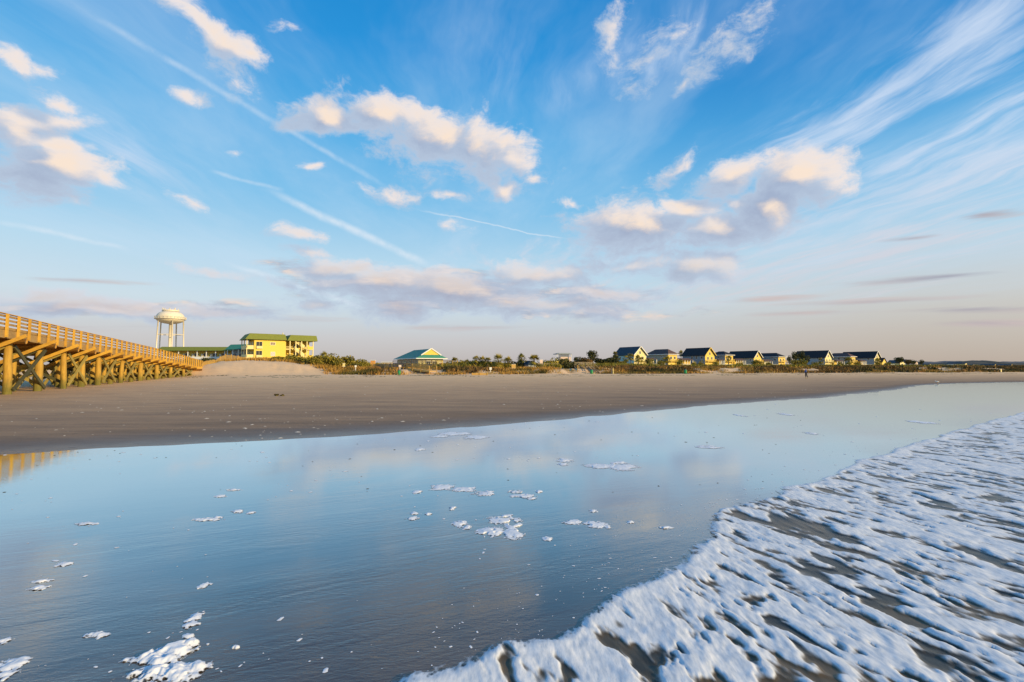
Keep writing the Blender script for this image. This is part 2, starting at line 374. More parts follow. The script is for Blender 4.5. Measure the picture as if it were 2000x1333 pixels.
# ------------------------------------------------------------------ film of water left on the flat sand
m, T, p = newmat('wet_sheen')
g = T.n('ShaderNodeNewGeometry').outputs['Position']
gr = T.map(g, (1, 1, 1), (0, 0, R(-24)))
nb = T.noise(T.map(gr, (.25, .8, 1)), 1, 5, .6)
c = T.mix(T.rng(nb, .35, .65), (.045,.034,.025), (.105,.072,.046))
T.nt.links.new(c, p.inputs['Base Color'])
p.inputs['Roughness'].default_value = .07; p.inputs['IOR'].default_value = 2.35
sxz = T.n('ShaderNodeSeparateXYZ', {0: g})
near = T.rng(T.vm('LENGTH', g).outputs['Value'], 3.5, 11, 1, .12, True)
r1 = T.noise(T.map(gr, (1.6, 7.5, 1)), 1, 5, .62, dist=.6); r2 = T.noise(T.map(g, (9, 34, 1), (0, 0, R(-14))), 1, 4, .6, dist=.5)
r3 = T.noise(T.map(gr, (.35, 1.4, 1)), 1, 3, .5)
hh = T.m('ADD', T.m('ADD', T.m('MULTIPLY', r1, .45), T.m('MULTIPLY', r2, .22)), T.m('MULTIPLY', r3, .9))
b = T.n('ShaderNodeBump', {'Height': hh, 'Strength': T.m('MULTIPLY', T.m('MULTIPLY', near, .55), T.rng(T.noise(T.map(gr, (.35, .9, 1)), 1, 3, .5), .35, .62, .25, 1.25)), 'Distance': .02})
T.nt.links.new(b.outputs[0], p.inputs['Normal'])
lw = T.n('ShaderNodeLayerWeight', {'Blend': .5, 'Normal': b.outputs[0]}).outputs['Facing']
p.inputs['IOR'].default_value = 1.33
gl = T.n('ShaderNodeBsdfGlossy', {'Color': (.78, .93, 1, 1), 'Roughness': .045, 'Normal': b.outputs[0]})
k = T.ramp(lw, [(.30, (.04,)*3), (.47, (.055,)*3), (.60, (.17,)*3), (.75, (.50,)*3), (.88, (.80,)*3), (1, (.93,)*3)])
ms = T.n('ShaderNodeMixShader', {0: k, 1: p.outputs[0], 2: gl.outputs[0]})
T.nt.links.new(ms.outputs[0], T.nt.nodes['Material Output'].inputs['Surface'])
# outline: shoreline resampled with small irregular lobes, closed far out at sea
pts = []
for k in range(len(SH)-1):
    a0, b0 = Vector(SH[k]), Vector(SH[k+1]); n = max(2, min(60, int((b0-a0).length/.35)))
    for q_ in range(n): pts.append(tuple(a0.lerp(b0, q_/n)))
pts.append(SH[-1]); pts = np.array(pts)
ker = np.ones(9)/9; mid = (pts[:, 0] > -14) & (pts[:, 0] < 70)
smy = np.convolve(np.pad(pts[:, 1], 4, mode='edge'), ker, 'valid'); smx = np.convolve(np.pad(pts[:, 0], 4, mode='edge'), ker, 'valid')
pts[:, 1] = np.where(mid, smy, pts[:, 1]); pts[:, 0] = np.where(mid, smx, pts[:, 0])
nz_ = (fbm(pts[:, 0]*.9, pts[:, 0]*0+3, 2, 4)-.5)*np.where(mid, .028*pts[:, 1]+.2, 0); pts[:, 1] += nz_
poly = [(x, y) for x, y in pts] + [(1500, -3000), (-400, -3000)]
film = obj('wet_sand', [(x, y, .004) for x, y in poly], [tuple(range(len(poly)-1, -1, -1))], m)
tag(film, kind='structure')
# ------------------------------------------------------------------ incoming surf: a thin churning tongue of foam
EDPX = [(820,1338),(900,1300),(985,1262),(1090,1240),(1150,1205),(1190,1182),(1205,1160),(1240,1150),(1300,1118),(1340,1092),(1378,1062),(1385,1035),(1405,1008),(1440,990),(1500,972),(1560,950),(1600,936),(1700,897),(1800,862),(1900,832),(2000,806)]
ED = [(-9,-2.5),(-3.2,1.4)] + [gnd(a, b, .02) for a, b in EDPX] + [(34,30),(52,38)]
ED = np.array(ED)
def sdist(x, y, E=ED):
    best = np.full(x.shape, 1e9); sg = np.zeros(x.shape)
    for k in range(len(E)-1):
        ax, ay = E[k]; bx, by = E[k+1]; dx, dy = bx-ax, by-ay; L2 = dx*dx+dy*dy
        t = np.clip(((x-ax)*dx+(y-ay)*dy)/L2, 0, 1); qx, qy = ax+t*dx, ay+t*dy
        d = np.hypot(x-qx, y-qy); s = -np.sign(dx*(y-ay)-dy*(x-ax)); u = d < best-1e-9
        best = np.where(u, d, best); sg = np.where(u, s, sg)
    return best*sg       # positive on the sea side
ang = np.arange(-40, 100.01, .17); rad = [1.9]
while rad[-1] < 60: rad.append(rad[-1]*1.0052)
rad = np.array(rad); A, Rr = np.meshgrid(np.radians(ang), rad)
gx = Rr*np.sin(A); gy = Rr*np.cos(A)
th = math.atan2(.34, .94)               # run-up direction (towards the shore) measured from +y, to the left
u = gx*math.cos(th) + gy*math.sin(th)   # across the run
v = -gx*math.sin(th) + gy*math.cos(th)  # along the run
dist = Rr
wx = (fbm(u*1.1, v*.5, 31, 3)-.5)*.5; wy = (fbm(u*1.1+9, v*.5, 37, 3)-.5)*.8
uu, vv = u+wx, v+wy
sd_ = sdist(gx, gy) + (fbm(u*2.2, v*2.2, 41, 3)-.5)*.22 + (fbm(u*.7, v*.7, 44, 2)-.5)*.25
sd_ = sd_ + .13
front = 1 - sstep(.0, .6, sd_)
# streaky openings, longer towards the sea, rounder by the leading edge
h1 = fbm(uu*5.0, vv*2.2, 51, 4, .55); h2 = fbm(uu*12, vv*4.6, 57, 3, .5); h3 = fbm(uu*1.0, vv*.45, 61, 2)
cover = h1*.55 + h2*.45 + (h3-.5)*.12
mask = sstep(.345, .55, cover + front*.10)
lump = fbm(uu*5, vv*3.2, 71, 4, .55); ridge = 1-np.abs(2*fbm(uu*1.7, vv*1.0, 77, 3)-1)
edge = sstep(0, .22, sd_)
z = .007 + edge*(.008 + .026*mask*lump*1.3 + .014*front*(1-sstep(.35,.9,sd_)*.5) + .018*mask*(ridge-.5)) + edge*.012*(1-mask)*(h2-.5)
z += .020*edge*(fbm(u*.8, v*.8, 81, 2)-.5)
keep = (sd_ > 0)
V = np.stack([gx, gy, np.maximum(z, .006)], -1).reshape(-1, 3); na, nr = len(ang), len(rad)
i, j = np.meshgrid(np.arange(nr-1), np.arange(na-1), indexing='ij')
Fc = np.stack([i*na+j, (i+1)*na+j, (i+1)*na+j+1, i*na+j+1], -1).reshape(-1, 4)[:, ::-1]
kf = keep.ravel(); Fc = Fc[kf[Fc].any(1)]
used = np.unique(Fc); remap = np.full(len(V), -1); remap[used] = np.arange(len(used)); V2 = V[used]
m, T, p = newmat('surf')
fm = T.n('ShaderNodeAttribute', attribute_name='foam').outputs['Fac']
g = T.n('ShaderNodeNewGeometry').outputs['Position']
gs = T.map(g, (9, 2.4, 6), (0, 0, -th))
fn = T.noise(gs, 1, 6, .62); fn2 = T.noise(T.map(g, (30, 8, 9), (0, 0, -th)), 1, 4, .6)
f = T.m('ADD', fm, T.m('MULTIPLY', T.m('SUBTRACT', fn, .5), .75))
ff = T.rng(f, .12, .78, smooth=True)
c = T.mix(ff, T.mix(T.rng(T.noise(g, 1.3, 3, .5), .4, .62), (.035,.034,.026), (.12,.085,.042)), T.mix(T.rng(fn2, .3, .7), (.50,.56,.62), (.88,.87,.85)))
T.nt.links.new(c, p.inputs['Base Color']); T.nt.links.new(T.rng(ff, 0, .5, .26, .75), p.inputs['Roughness'])
p.inputs['IOR'].default_value = 1.33
p.inputs['Subsurface Weight'].default_value = 0
hh = T.m('ADD', T.m('MULTIPLY', fn, .6), T.m('MULTIPLY', fn2, .25))
T.nt.links.new(T.n('ShaderNodeBump', {'Height': hh, 'Strength': .35, 'Distance': .02}).outputs[0], p.inputs['Normal'])
op = T.n('ShaderNodeAttribute', attribute_name='body').outputs['Fac']
lace = T.n('ShaderNodeTexVoronoi', {'Vector': T.map(g, (26, 14, 10), (0, 0, -th)), 'Scale': 1.0}).outputs['Distance']
al = T.rng(T.m('ADD', op, T.m('ADD', T.m('MULTIPLY', T.m('SUBTRACT', fn, .5), 1.1), T.m('MULTIPLY', T.m('SUBTRACT', lace, .4), .5))), .22, .62, smooth=True)
T.nt.links.new(al, p.inputs['Alpha'])
surf = obj('surf', V2, remap[Fc], m, smooth=True)
a_ = surf.data.attributes.new('foam', 'FLOAT', 'POINT'); a_.data.foreach_set('value', mask.ravel()[used].astype(np.float32))
a_ = surf.data.attributes.new('body', 'FLOAT', 'POINT'); a_.data.foreach_set('value', sstep(.0, .30, sd_).ravel()[used].astype(np.float32))
tag(surf, kind='structure')
# ------------------------------------------------------------------ timber pier
def wood(name, c1, c2, sc_=2.2, rough=.8):
    m, T, p = newmat(name)
    o = T.n('ShaderNodeTexCoord').outputs['Object']
    rnd = T.n('ShaderNodeObjectInfo').outputs['Random']
    n1 = T.noise(T.map(o, (1.5, 1.5, 6)), sc_, 5, .65); n2 = T.noise(o, 1.1, 3, .5)
    f = T.m('ADD', T.rng(n1, .3, .7, 0, .7), T.m('MULTIPLY', T.m('SUBTRACT', rnd, .5), .5))
    c = T.mix(f, c1, c2); c = T.mix(T.rng(n2, .5, .75, 0, .5), c, tuple(x*.45 for x in c1))
    T.nt.links.new(c, p.inputs['Base Color']); p.inputs['Roughness'].default_value = rough
    T.nt.links.new(T.n('ShaderNodeBump', {'Height': n1, 'Strength': .4, 'Distance': .03}).outputs[0], p.inputs['Normal'])
    return m
M = {}
M['rail'] = wood('rail_wood', (.50,.27,.035), (.80,.48,.065))
M['log'] = wood('log_wood', (.44,.20,.028), (.70,.36,.05))
M['board'] = wood('weathered_board', (.30,.19,.07), (.52,.33,.12))
M['pile'] = None
m, T, p = newmat('pile_wood')
gp = T.n('ShaderNodeNewGeometry').outputs['Position']; zz = T.n('ShaderNodeSeparateXYZ', {0: gp}).outputs[2]
n1 = T.noise(T.map(gp, (5, 5, .7)), 1, 5, .65)
c = T.mix(T.rng(n1, .3, .7), (.36,.20,.03), (.58,.36,.055))
alg = T.m('ADD', zz, T.m('MULTIPLY', T.m('SUBTRACT', T.noise(gp, 2.2, 4, .6), .5), 1.4))
c = T.mix(T.rng(alg, .35, 1.7, .95, 0, True), c, T.mix(T.rng(n1, .3, .7), (.085,.085,.015), (.19,.17,.03)))
T.nt.links.new(c, p.inputs['Base Color']); p.inputs['Roughness'].default_value = .8
T.nt.links.new(T.n('ShaderNodeBump', {'Height': n1, 'Strength': .6, 'Distance': .05}).outputs[0], p.inputs['Normal'])
M['pile'] = m
M['brace'] = wood('tarred_brace', (.045,.045,.022), (.11,.10,.035))
M['brace2'] = wood('mossy_brace', (.26,.20,.05), (.44,.33,.07))
PA = math.atan2(.371, .928)
pier = empty('fishing_pier', (-37.2, 35.8, 0), PA)
tag(pier, 'long golden timber pier on heavy round piles, slatted rails sloping down to the dune', 'pier')
TY = [14, 20, 35.8, 41.4, 51.2, 67, 80, 93, 99]; TZ = [6.6, 6.5, 5.9, 5.64, 5.26, 4.64, 4.0, 3.25, 3.0]
top = lambda L: float(np.interp(35.8+.928*L, TY, TZ))
def pw(x, y):
    c, s = math.cos(PA), math.sin(PA); return (-37.2 + x*c - y*s, 35.8 + x*s + y*c)
def pgz(x, y): return gz(*pw(x, y))
LA, LB = -10.5, 63.0
XR, XL = .32, -5.1
step = 1.5
Ls = [LA + step*k for k in range(int((LB-LA)/step)+1)]
def strip(name, x0, x1, dz0, dz1, mat, parent):
    v = []; f = []
    for k, L_ in enumerate(Ls):
        t = top(L_); v += [(x0, L_, t+dz0), (x1, L_, t+dz0), (x1, L_, t+dz1), (x0, L_, t+dz1)]
        if k:
            b = 4*(k-1)
            for q_ in range(4): f.append((b+q_, b+(q_+1)%4, b+4+(q_+1)%4, b+4+q_))
    f.append((0,1,2,3)); e = 4*(len(Ls)-1); f.append((e+3,e+2,e+1,e))
    return obj(name, v, f, mat, parent)
# deck of cross planks with slightly different ends
mb = MB()
L_ = LA; rr = random.Random(3)
while L_ < LB:
    t = top(L_); e = rr.uniform(-.04, .05)
    mb.box(XL-.1-e, XR-.01+e*.0, L_, L_+.38, t-1.25, t-1.19); L_ += .40
mb.build('deck', M['rail'], pier)
for x0, x1 in ((XR-.0, XR+.07), (XL-.17, XL-.10)):
    strip('fascia', x0, x1, -1.72, -1.16, M['board'], pier)
for x in (-1.1, -2.4, -3.7): strip('stringer', x-.1, x+.1, -1.75, -1.26, M['log'], pier)
for side, x0 in ((1, XR), (-1, XL-.10)):
    a, b = (x0-.06, x0-.0) if side > 0 else (x0, x0+.06)
    strip('top_rail', a-.06, b+.10, .0, .05, M['rail'], pier)
    for dz in (-.22, -.50, -.78): strip('rail_board', a, b, dz, dz+.15, M['board'], pier)
    strip('rail_board', a, b, -1.12, -.92, M['board'], pier)
# rail posts
nposts = 50
post = MB(); post.box(-.07, .07, -.075, .075, 0, 1.66)
pm = None
for k in range(nposts):
    L_ = LA + .2 + k*1.46
    for x in (XR+.145, XL-.245):
        t = top(L_)
        if pm is None: o = post.build('rail_post', M['rail'], pier); pm = o
        else: o = pm.copy(); col.objects.link(o); o.parent = pier
        o.location = (x, L_, t-1.68 + .018)
# bents
bentY = [20.9, 24.6, 28.3, 32.0, 35.6, 39.6, 43.4, 46.75, 50.3, 53.5, 56.4, 59.3, 62.3, 65.4, 68.4, 71.6, 75, 78.5, 82, 86, 90]
rr = random.Random(11); BL = [(y-35.8)/.928 for y in bentY if (y-35.8)/.928 > LA]
for bi, L_ in enumerate(BL):
    t = top(L_); zt = t-1.92
    xs_ = (0.0, -1.65, -3.3, -4.95)
    for x in xs_:
        g0 = min(pgz(x, L_), zt-.3); lean = rr.uniform(-.12, .12); r = rr.uniform(.20, .25)
        pts = []; rad_ = []
        for q_ in range(7):
            f = q_/6; pts.append((x+lean*(f-1)*.8+rr.uniform(-.02,.02), L_+rr.uniform(-.03,.03), g0-.5+(zt+.02-g0+.5)*f)); rad_.append(r*(1.16-.18*f))
        b = MB(); b.tube(pts, rad_, 10); b.build('pile', M['pile'], pier, True)
    b = MB(); b.tube([(XL-.8, L_-.36, zt+.02), (-2.5, L_-.36, zt+.0), (1.15, L_-.36, zt+.04)], [.17, .18, .19], 10)
    b.build('cap_beam', M['log'], pier, True)
    # knee brace from under the rail down to the middle piles
    b = MB(); b.beam((1.25, L_-.62, zt+.46), (-2.9, L_-.60, zt-1.7*min(1, (zt-pgz(0, L_))/3.6)), .26, .10, (0,1,0)); b.build('knee_brace', M['rail'], pier)
    if bi < 17:
        g0 = pgz(-2.4, L_)
        b = MB(); b.beam((-.1, L_-.30, zt-.35), (-4.9, L_-.30, g0+.5), .24, .10, (0,1,0)); b.build('cross_brace', M['brace2'] if bi % 3 else M['brace'], pier)
        b = MB(); b.beam((-4.8, L_+.62, zt-.35), (0.05, L_+.62, g0+.35), .24, .10, (0,1,0)); b.build('cross_brace', M['brace2'] if bi % 2 else M['brace'], pier)
    if bi+1 < len(BL) and bi % 2 == BL.index([q_ for q_ in BL if abs(q_-(35.6-35.8)/.928) < .01][0]) % 2:
        L2 = BL[bi+1]; g0, g1 = pgz(0, L_), pgz(0, L2)
        for x, mt in ((.30, M['brace'] if L_ < 5 else M['brace2']), (-5.1, M['brace'])):
            b = MB(); b.beam((x, L_+.1, zt-.3), (x, L2+.35, g1+.22), .26, .10, (1,0,0)); b.build('sway_brace', mt, pier)
            b = MB(); b.beam((x+.13, L_-.1, g0+.3), (x+.13, L2-.1, zt-.45), .26, .10, (1,0,0)); b.build('sway_brace', mt, pier)
    if bi < 18:
        L2 = BL[bi+1]; b = MB(); b.beam((-3.6, L_+.1, zt-.5), (-3.6, L2, pgz(-2.4, L2)+.3), .24, .10, (1,0,0)); b.build('sway_brace', M['brace2'], pier)
        b = MB(); b.beam((-1.35, L_+.1, pgz(-2.4, L_)+.3), (-1.35, L2, zt-.5), .24, .10, (1,0,0)); b.build('sway_brace', M['brace2'], pier)
# ------------------------------------------------------------------ buildings
def paint(name, c, var=.12, rough=.7, boards=0):
    m, T, p = newmat(name)
    o = T.n('ShaderNodeTexCoord').outputs['Object']
    n = T.noise(T.map(o, (1, 1, 2.5)), 1.3, 5, .6)
    cc = T.mix(T.rng(n, .35, .7, 0, var*2.5), c, tuple(x*.62 for x in c))
    T.nt.links.new(cc, p.inputs['Base Color']); p.inputs['Roughness'].default_value = rough; p.inputs['Specular IOR Level'].default_value = .1 if 'shingle' in name else .4
    if boards:
        wz = T.n('ShaderNodeSeparateXYZ', {0: o}).outputs[2]
        s = T.m('FRACT', T.m('MULTIPLY', wz, boards))
        T.nt.links.new(T.n('ShaderNodeBump', {'Height': s, 'Strength': .5, 'Distance': .03}).outputs[0], p.inputs['Normal'])
    return m
M['yellow'] = paint('yellow_stucco', (.86,.61,.10), .08)
M['cream'] = paint('cream_siding', (.84,.72,.34), .1, boards=4)
M['yel2'] = paint('yellow_siding', (.84,.60,.13), .1, boards=4)
M['grey'] = paint('shaded_grey_siding', (.33,.35,.30), .1, boards=4)  # house sides turned from the sun; shade put into the colour
M['blue'] = paint('shaded_slate_siding', (.20,.27,.34), .1, boards=4)  # slate blue with the unlit side's shade painted in
M['teal'] = paint('pale_teal_siding', (.30,.56,.60), .1, boards=4)
M['pblue'] = paint('pale_blue_and_shade_siding', (.30,.35,.38), .1, boards=4)  # also carries the painted shade of unlit house and hotel walls
M['pink'] = paint('pink_stucco', (.78,.60,.50), .1)
M['white'] = paint('white_paint', (.80,.80,.76), .06, .5)
M['steel'] = paint('white_steel', (.80,.72,.55), .1, .45)
M['rgreen'] = paint('green_roof', (.19,.22,.03), .2)
M['rteal'] = paint('teal_metal_roof', (.05,.25,.17), .12, .6)
M['rnavy'] = paint('navy_shingle', (.036,.037,.042), .2)
M['rslate'] = paint('blue_shingle', (.05,.075,.095), .2)
M['rbrown'] = paint('brown_shingle', (.13,.085,.075), .2)
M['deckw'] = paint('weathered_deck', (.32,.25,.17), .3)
M['darkw'] = paint('shaded_boards', (.12,.11,.12), .3)  # boardwalk boards with shade put into the colour; golden copy is the lit one
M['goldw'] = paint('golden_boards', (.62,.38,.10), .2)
M['green'] = paint('green_plastic', (.02,.30,.10), .1, .5)
M['sign'] = paint('sign_yellow', (.75,.62,.25), .05)
M['orange'] = paint('orange_panel', (.80,.38,.10), .1)
M['red'] = paint('red_panel', (.60,.12,.08), .1)
m, T, p = newmat('window_glass'); p.inputs['Base Color'].default_value = (.035,.04,.05,1); p.inputs['Roughness'].default_value = .18; M['glass'] = m
m, T, p = newmat('bright_glass'); p.inputs['Base Color'].default_value = (.5,.5,.48,1); p.inputs['Metallic'].default_value = 1; p.inputs['Roughness'].default_value = .25; M['bglass'] = m
def place(name, px, Y, label, cat, ang=31, group=None, z=None):
    x = (px-1000)/F*Y*1.0
    o = empty(name, (x, Y, gz(x, Y)-.3 if z is None else z), R(ang)); tag(o, label, cat, group); return o
def window(b, face, a, z, w_=1.0, h=1.3, at_=0.0, mat=None, frame='white', out=.06):
    """window part with a frame sub-part. face 'x' = left wall (plane x=at_), 'y' = seaward wall (plane y=at_)"""
    m1 = MB(); m2 = MB(); t = .09
    def bx(mb, a0, a1, z0, z1, d0, d1):
        if face == 'x': mb.box(at_-d1, at_-d0, a0, a1, z0, z1)
        else: mb.box(a0, a1, at_-d1, at_-d0, z0, z1)
    bx(m1, a-w_/2, a+w_/2, z, z+h, .0, out*.5)
    wd = m1.build('window', mat or M['glass'], b)
    bx(m2, a-w_/2-t, a-w_/2, z-t, z+h+t, 0, out); bx(m2, a+w_/2, a+w_/2+t, z-t, z+h+t, 0, out)
    bx(m2, a-w_/2, a+w_/2, z-t, z, 0, out); bx(m2, a-w_/2, a+w_/2, z+h, z+h+t, 0, out); bx(m2, a-.03, a+.03, z, z+h, out*.5, out*.8)
    m2.build('window_frame', M[frame], wd)
def porch(b, x0, x1, y0, y1, zf, zr, wallm, roofm, ncol=4, inner=True, name='porch'):
    mb = MB()
    if inner: mb.box(x0+.3, x1-.3, y0+1.8, y1, zf, zr)
    mb.box(x0, x1, y0, y1, zf-.25, zf); pb = mb.build(name, wallm, b)
    mb = MB()
    h = .9*min(1, (x1-x0)/6); ym = (y0+y1)/2
    A = [(x0-.4,y0-.4,zr), (x1+.4,y0-.4,zr), (x1+.4,y1,zr), (x0-.4,y1,zr)]; Bq = [(x0+.4,y0+1.6,zr+h), (x1-1.4,y0+1.6,zr+h), (x1-1.4,y1,zr+h), (x0+.4,y1,zr+h)]
    mb.poly(A[::-1]); mb.poly(Bq)
    for i_ in range(4): mb.poly([A[i_], A[(i_+1)%4], Bq[(i_+1)%4], Bq[i_]])
    mb.build('porch_roof', roofm, b)
    for k in range(ncol):
        x = x0+.15+(x1-x0-.3)*k/max(1, ncol-1); mb = MB(); mb.box(x-.13, x+.13, y0+.05, y0+.31, zf, zr-.01); mb.build('column', M['white'], b)
    return pb
def railing(b, x0, x1, y, zf, mat, h=1.0, name='railing', dx=.35):
    mb = MB(); mb.box(x0, x1, y-.05, y+.05, zf+h-.12, zf+h); mb.box(x0, x1, y-.03, y+.03, zf+.12, zf+.22)
    x = x0+.05
    while x < x1: mb.box(x-.05, x+.05, y-.025, y+.025, zf+.22, zf+h-.12); x += dx
    mb.build(name, mat, b)
def house(px, Y, W_, Ld, base, eave, apex, side, front, roofm, label, kind='gable', decks=(), wins_side=(), wins_front=(), chim=False, trim='white', balcony=True):
    b = place('beach_house', px, Y, label, 'house', 31, 'beach houses along the dune', z=0)
    yy = .0
    # walls: same envelope; shade of the long side is put into its own colour
    mb = MB()
    if kind == 'gable':
        mb.poly([(0,Ld,base),(0,0,base),(0,0,eave),(0,Ld,eave)]); mb.poly([(W_,0,base),(W_,Ld,base),(W_,Ld,eave),(W_,0,eave)])
        mb.poly([(W_,Ld,base),(0,Ld,base),(0,Ld,eave),(W_/2,Ld,apex-.25),(W_,Ld,eave)])
        mb.build('wall', side, b)
        mb = MB(); mb.poly([(0,0,base),(W_,0,base),(W_,0,eave),(W_/2,0,apex-.25),(0,0,eave)]); mb.build('gable_wall', front, b)
        s = (apex-eave)/(W_/2); o_ = .55; mb = MB()
        for sg in (0, 1):
            xo = -o_ if sg == 0 else W_+o_; ze = eave-o_*s
            q_ = [(xo,-.7,ze),(W_/2,-.7,apex),(W_/2,Ld+.5,apex),(xo,Ld+.5,ze)]
            lo = [(x,y,z-.22) for x, y, z in q_]
            if sg: q_, lo = q_[::-1], lo[::-1]
            mb.poly(q_[::-1]); mb.poly(lo)
            for i_ in range(4): mb.poly([q_[i_], q_[(i_+1)%4], lo[(i_+1)%4], lo[i_]])
        mb.build('roof', roofm, b)
        for sg in (0, 1):
            xo = -o_-.03 if sg == 0 else W_+o_+.03; mb = MB(); mb.beam((xo,-.76,eave-o_*s-.08), (W_/2,-.76,apex-.05), .34, .08, (0,1,0)); mb.build('rake_board', M[trim] if trim in M else front, b)
    else:
        mb.poly([(0,Ld,base),(0,0,base),(0,0,eave),(0,Ld,eave)]); mb.poly([(W_,0,base),(W_,Ld,base),(W_,Ld,eave),(W_,0,eave)]); mb.poly([(W_,Ld,base),(0,Ld,base),(0,Ld,eave),(W_,Ld,eave)])
        mb.build('wall', side, b)
        mb = MB(); mb.poly([(0,0,base),(W_,0,base),(W_,0,eave),(0,0,eave)]); mb.build('front_wall', front, b)
        o_ = .7; A = [(-o_,-o_,eave),(W_+o_,-o_,eave),(W_+o_,Ld+o_,eave),(-o_,Ld+o_,eave)]; r0, r1 = (W_/2, W_*.45, apex), (W_/2, Ld-W_*.45, apex)
        mb = MB(); mb.poly(A[::-1]); mb.poly([A[0],A[1],r0]); mb.poly([A[1],A[2],r1,r0]); mb.poly([A[2],A[3],r1]); mb.poly([A[3],A[0],r0,r1]); mb.build('roof', roofm, b)
        mb = MB(); mb.box(-o_-.05, W_+o_+.05, -o_-.06, -o_, eave-.25, eave+.03); mb.box(-o_-.06, -o_, -o_-.05, Ld+o_, eave-.25, eave+.03); mb.build('gutter', M['white'], b)
    for a, z, w_, h in wins_side: window(b, 'x', a, z, w_, h)
    for a, z, w_, h in wins_front: window(b, 'y', a, z, w_, h)
    if balcony:
        mb = MB(); mb.box(.5, W_-.5, -1.5, -.02, base+3.0, base+3.15); mb.build('balcony', front, b)
        railing(b, .5, W_-.5, -1.45, base+3.15, front, 1.0, 'balcony_railing')
        for x in (.6, W_-.6): mb = MB(); mb.box(x-.12, x+.12, -1.45, -1.2, base, base+3.0); mb.build('column', front, b)
    for d in decks: porch(b, *d[:6], d[6], d[7], d[8])
    if chim: mb = MB(); mb.box(W_+1.2, W_+2.2, 3, 4, base, apex-1.6); mb.box(W_+1.1, W_+2.3, 2.9, 4.1, apex-1.6, apex-1.4); mb.build('chimney', front, b)
    # open deck with railing at the foot
    mb = MB(); mb.box(W_*.4, W_+7, -5.5, -2.2, base+.55, base+.75); mb.build('deck', front, b); railing(b, W_*.4, W_+7, -5.45, base+.75, M['white'], 1.0, 'deck_railing', .5)
    for x in (W_*.4+.3, W_+3.2, W_+6.7): mb = MB(); mb.box(x-.12, x+.12, -5.4, -5.16, base-1.8, base+.55); mb.build('deck_post', M['deckw'], b)
    return b
Mm = M
house(1238, 226, 8.0, 13, 1.6, 8.0, 11.6, M['teal'], M['cream'], M['rslate'], 'pale teal and cream gable house under a slate blue roof, first of the row', decks=[(8.1,13.2,-2,6,2.6,5.6,M['cream'],M['rbrown'],3)], wins_side=[(9,5.6,1,1.2),(3,5.6,1,1.2)], wins_front=[(4,8.1,1,1.2),(2.4,5.4,1.2,1.4),(5.6,5.4,1.2,1.4),(2.5,2.4,1.6,1.6)], chim=True)
house(1305, 236, 6.4, 14, 1.6, 8.2, 10.8, M['grey'], M['yel2'], M['rbrown'], 'yellow house with a shaded grey side, a brown hipped roof and long white columned porch', 'hip', decks=[(6.5,14.6,-3,5,2.4,5.3,M['yel2'],M['rbrown'],5)], wins_side=[(4,6.5,.8,.8),(9,6.5,.8,.8)], wins_front=[(2,5.6,1.2,1.4),(4.6,5.6,1.2,1.4)])
house(1377, 244, 7.4, 14, 1.6, 8.3, 11.8, M['blue'], M['yel2'], M['rnavy'], 'house with a shaded slate blue side, a bright yellow gable and white trimmed side windows', decks=[(7.5,11.6,-3,5,2.4,5.3,M['yel2'],M['rbrown'],4)], wins_side=[(2,5.9,1.1,1.4),(5.2,5.9,1.1,1.4),(8,5.9,1.1,1.4),(2,2.6,1.3,1.4),(6,2.6,1.1,1.2)], wins_front=[(3.7,8,1.0,1.3),(2.2,5.5,1.1,1.4),(5.2,5.5,1.1,1.4)], trim='yel2')
house(1416, 252, 6.6, 9, 1.6, 8.2, 10.2, M['pblue'], M['yel2'], M['rnavy'], 'yellow fronted house with a small navy hipped roof behind a tall thin palm', 'hip', decks=[(6.7,14.8,-2,6,2.4,5.4,M['yel2'],M['rbrown'],6)], wins_side=[(4,6.4,.9,.9)], wins_front=[(1.6,5.5,1.1,1.3),(4.6,5.5,1.1,1.3)])
house(1472, 262, 7.0, 16, 1.6, 7.4, 10.8, M['grey'], M['yel2'], M['rnavy'], 'house with shaded grey side, yellow gable, long navy roof and a round bush at its corner', decks=[(7.1,14.4,-2,5,2.4,5.1,M['cream'],M['rbrown'],5)], wins_side=[(2,5.2,1,1),(8,5.2,1,.8),(13,5.2,1,.8)], wins_front=[(3.4,7.2,1,1.2),(2,4.8,1,1.3),(5,4.8,1,1.3)])
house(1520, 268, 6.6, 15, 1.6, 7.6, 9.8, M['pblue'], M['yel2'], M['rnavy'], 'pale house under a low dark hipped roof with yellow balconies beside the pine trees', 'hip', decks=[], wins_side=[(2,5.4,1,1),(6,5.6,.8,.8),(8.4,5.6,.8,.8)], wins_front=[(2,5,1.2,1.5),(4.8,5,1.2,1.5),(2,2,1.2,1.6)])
house(1611, 276, 7.2, 17, 1.6, 7.8, 11.4, M['pblue'], M['cream'], M['rnavy'], 'house with a shaded pale blue side, a cream gable and dark awning on its long side wall', decks=[(7.3,15.5,-3,5,2.4,5.2,M['yel2'],M['rbrown'],5)], wins_side=[(4,6.4,.9,.8),(8,6.4,.9,.8)], wins_front=[(3.6,7.4,1,1.3),(2,5.0,1,1.3),(5,5.0,1,1.3)])
house(1660, 284, 6.2, 13, 1.6, 8.0, 10.2, M['grey'], M['yel2'], M['rbrown'], 'yellow house with a shaded grey side and a brown hipped roof between two cream gables', 'hip', decks=[(6.3,13,-3,5,2.4,5.3,M['yel2'],M['rbrown'],6)], wins_side=[(3,6.2,1,1.2),(6,6.2,1,1.2)], wins_front=[(2,5.2,1.1,1.4),(4.4,5.2,1.1,1.4)])
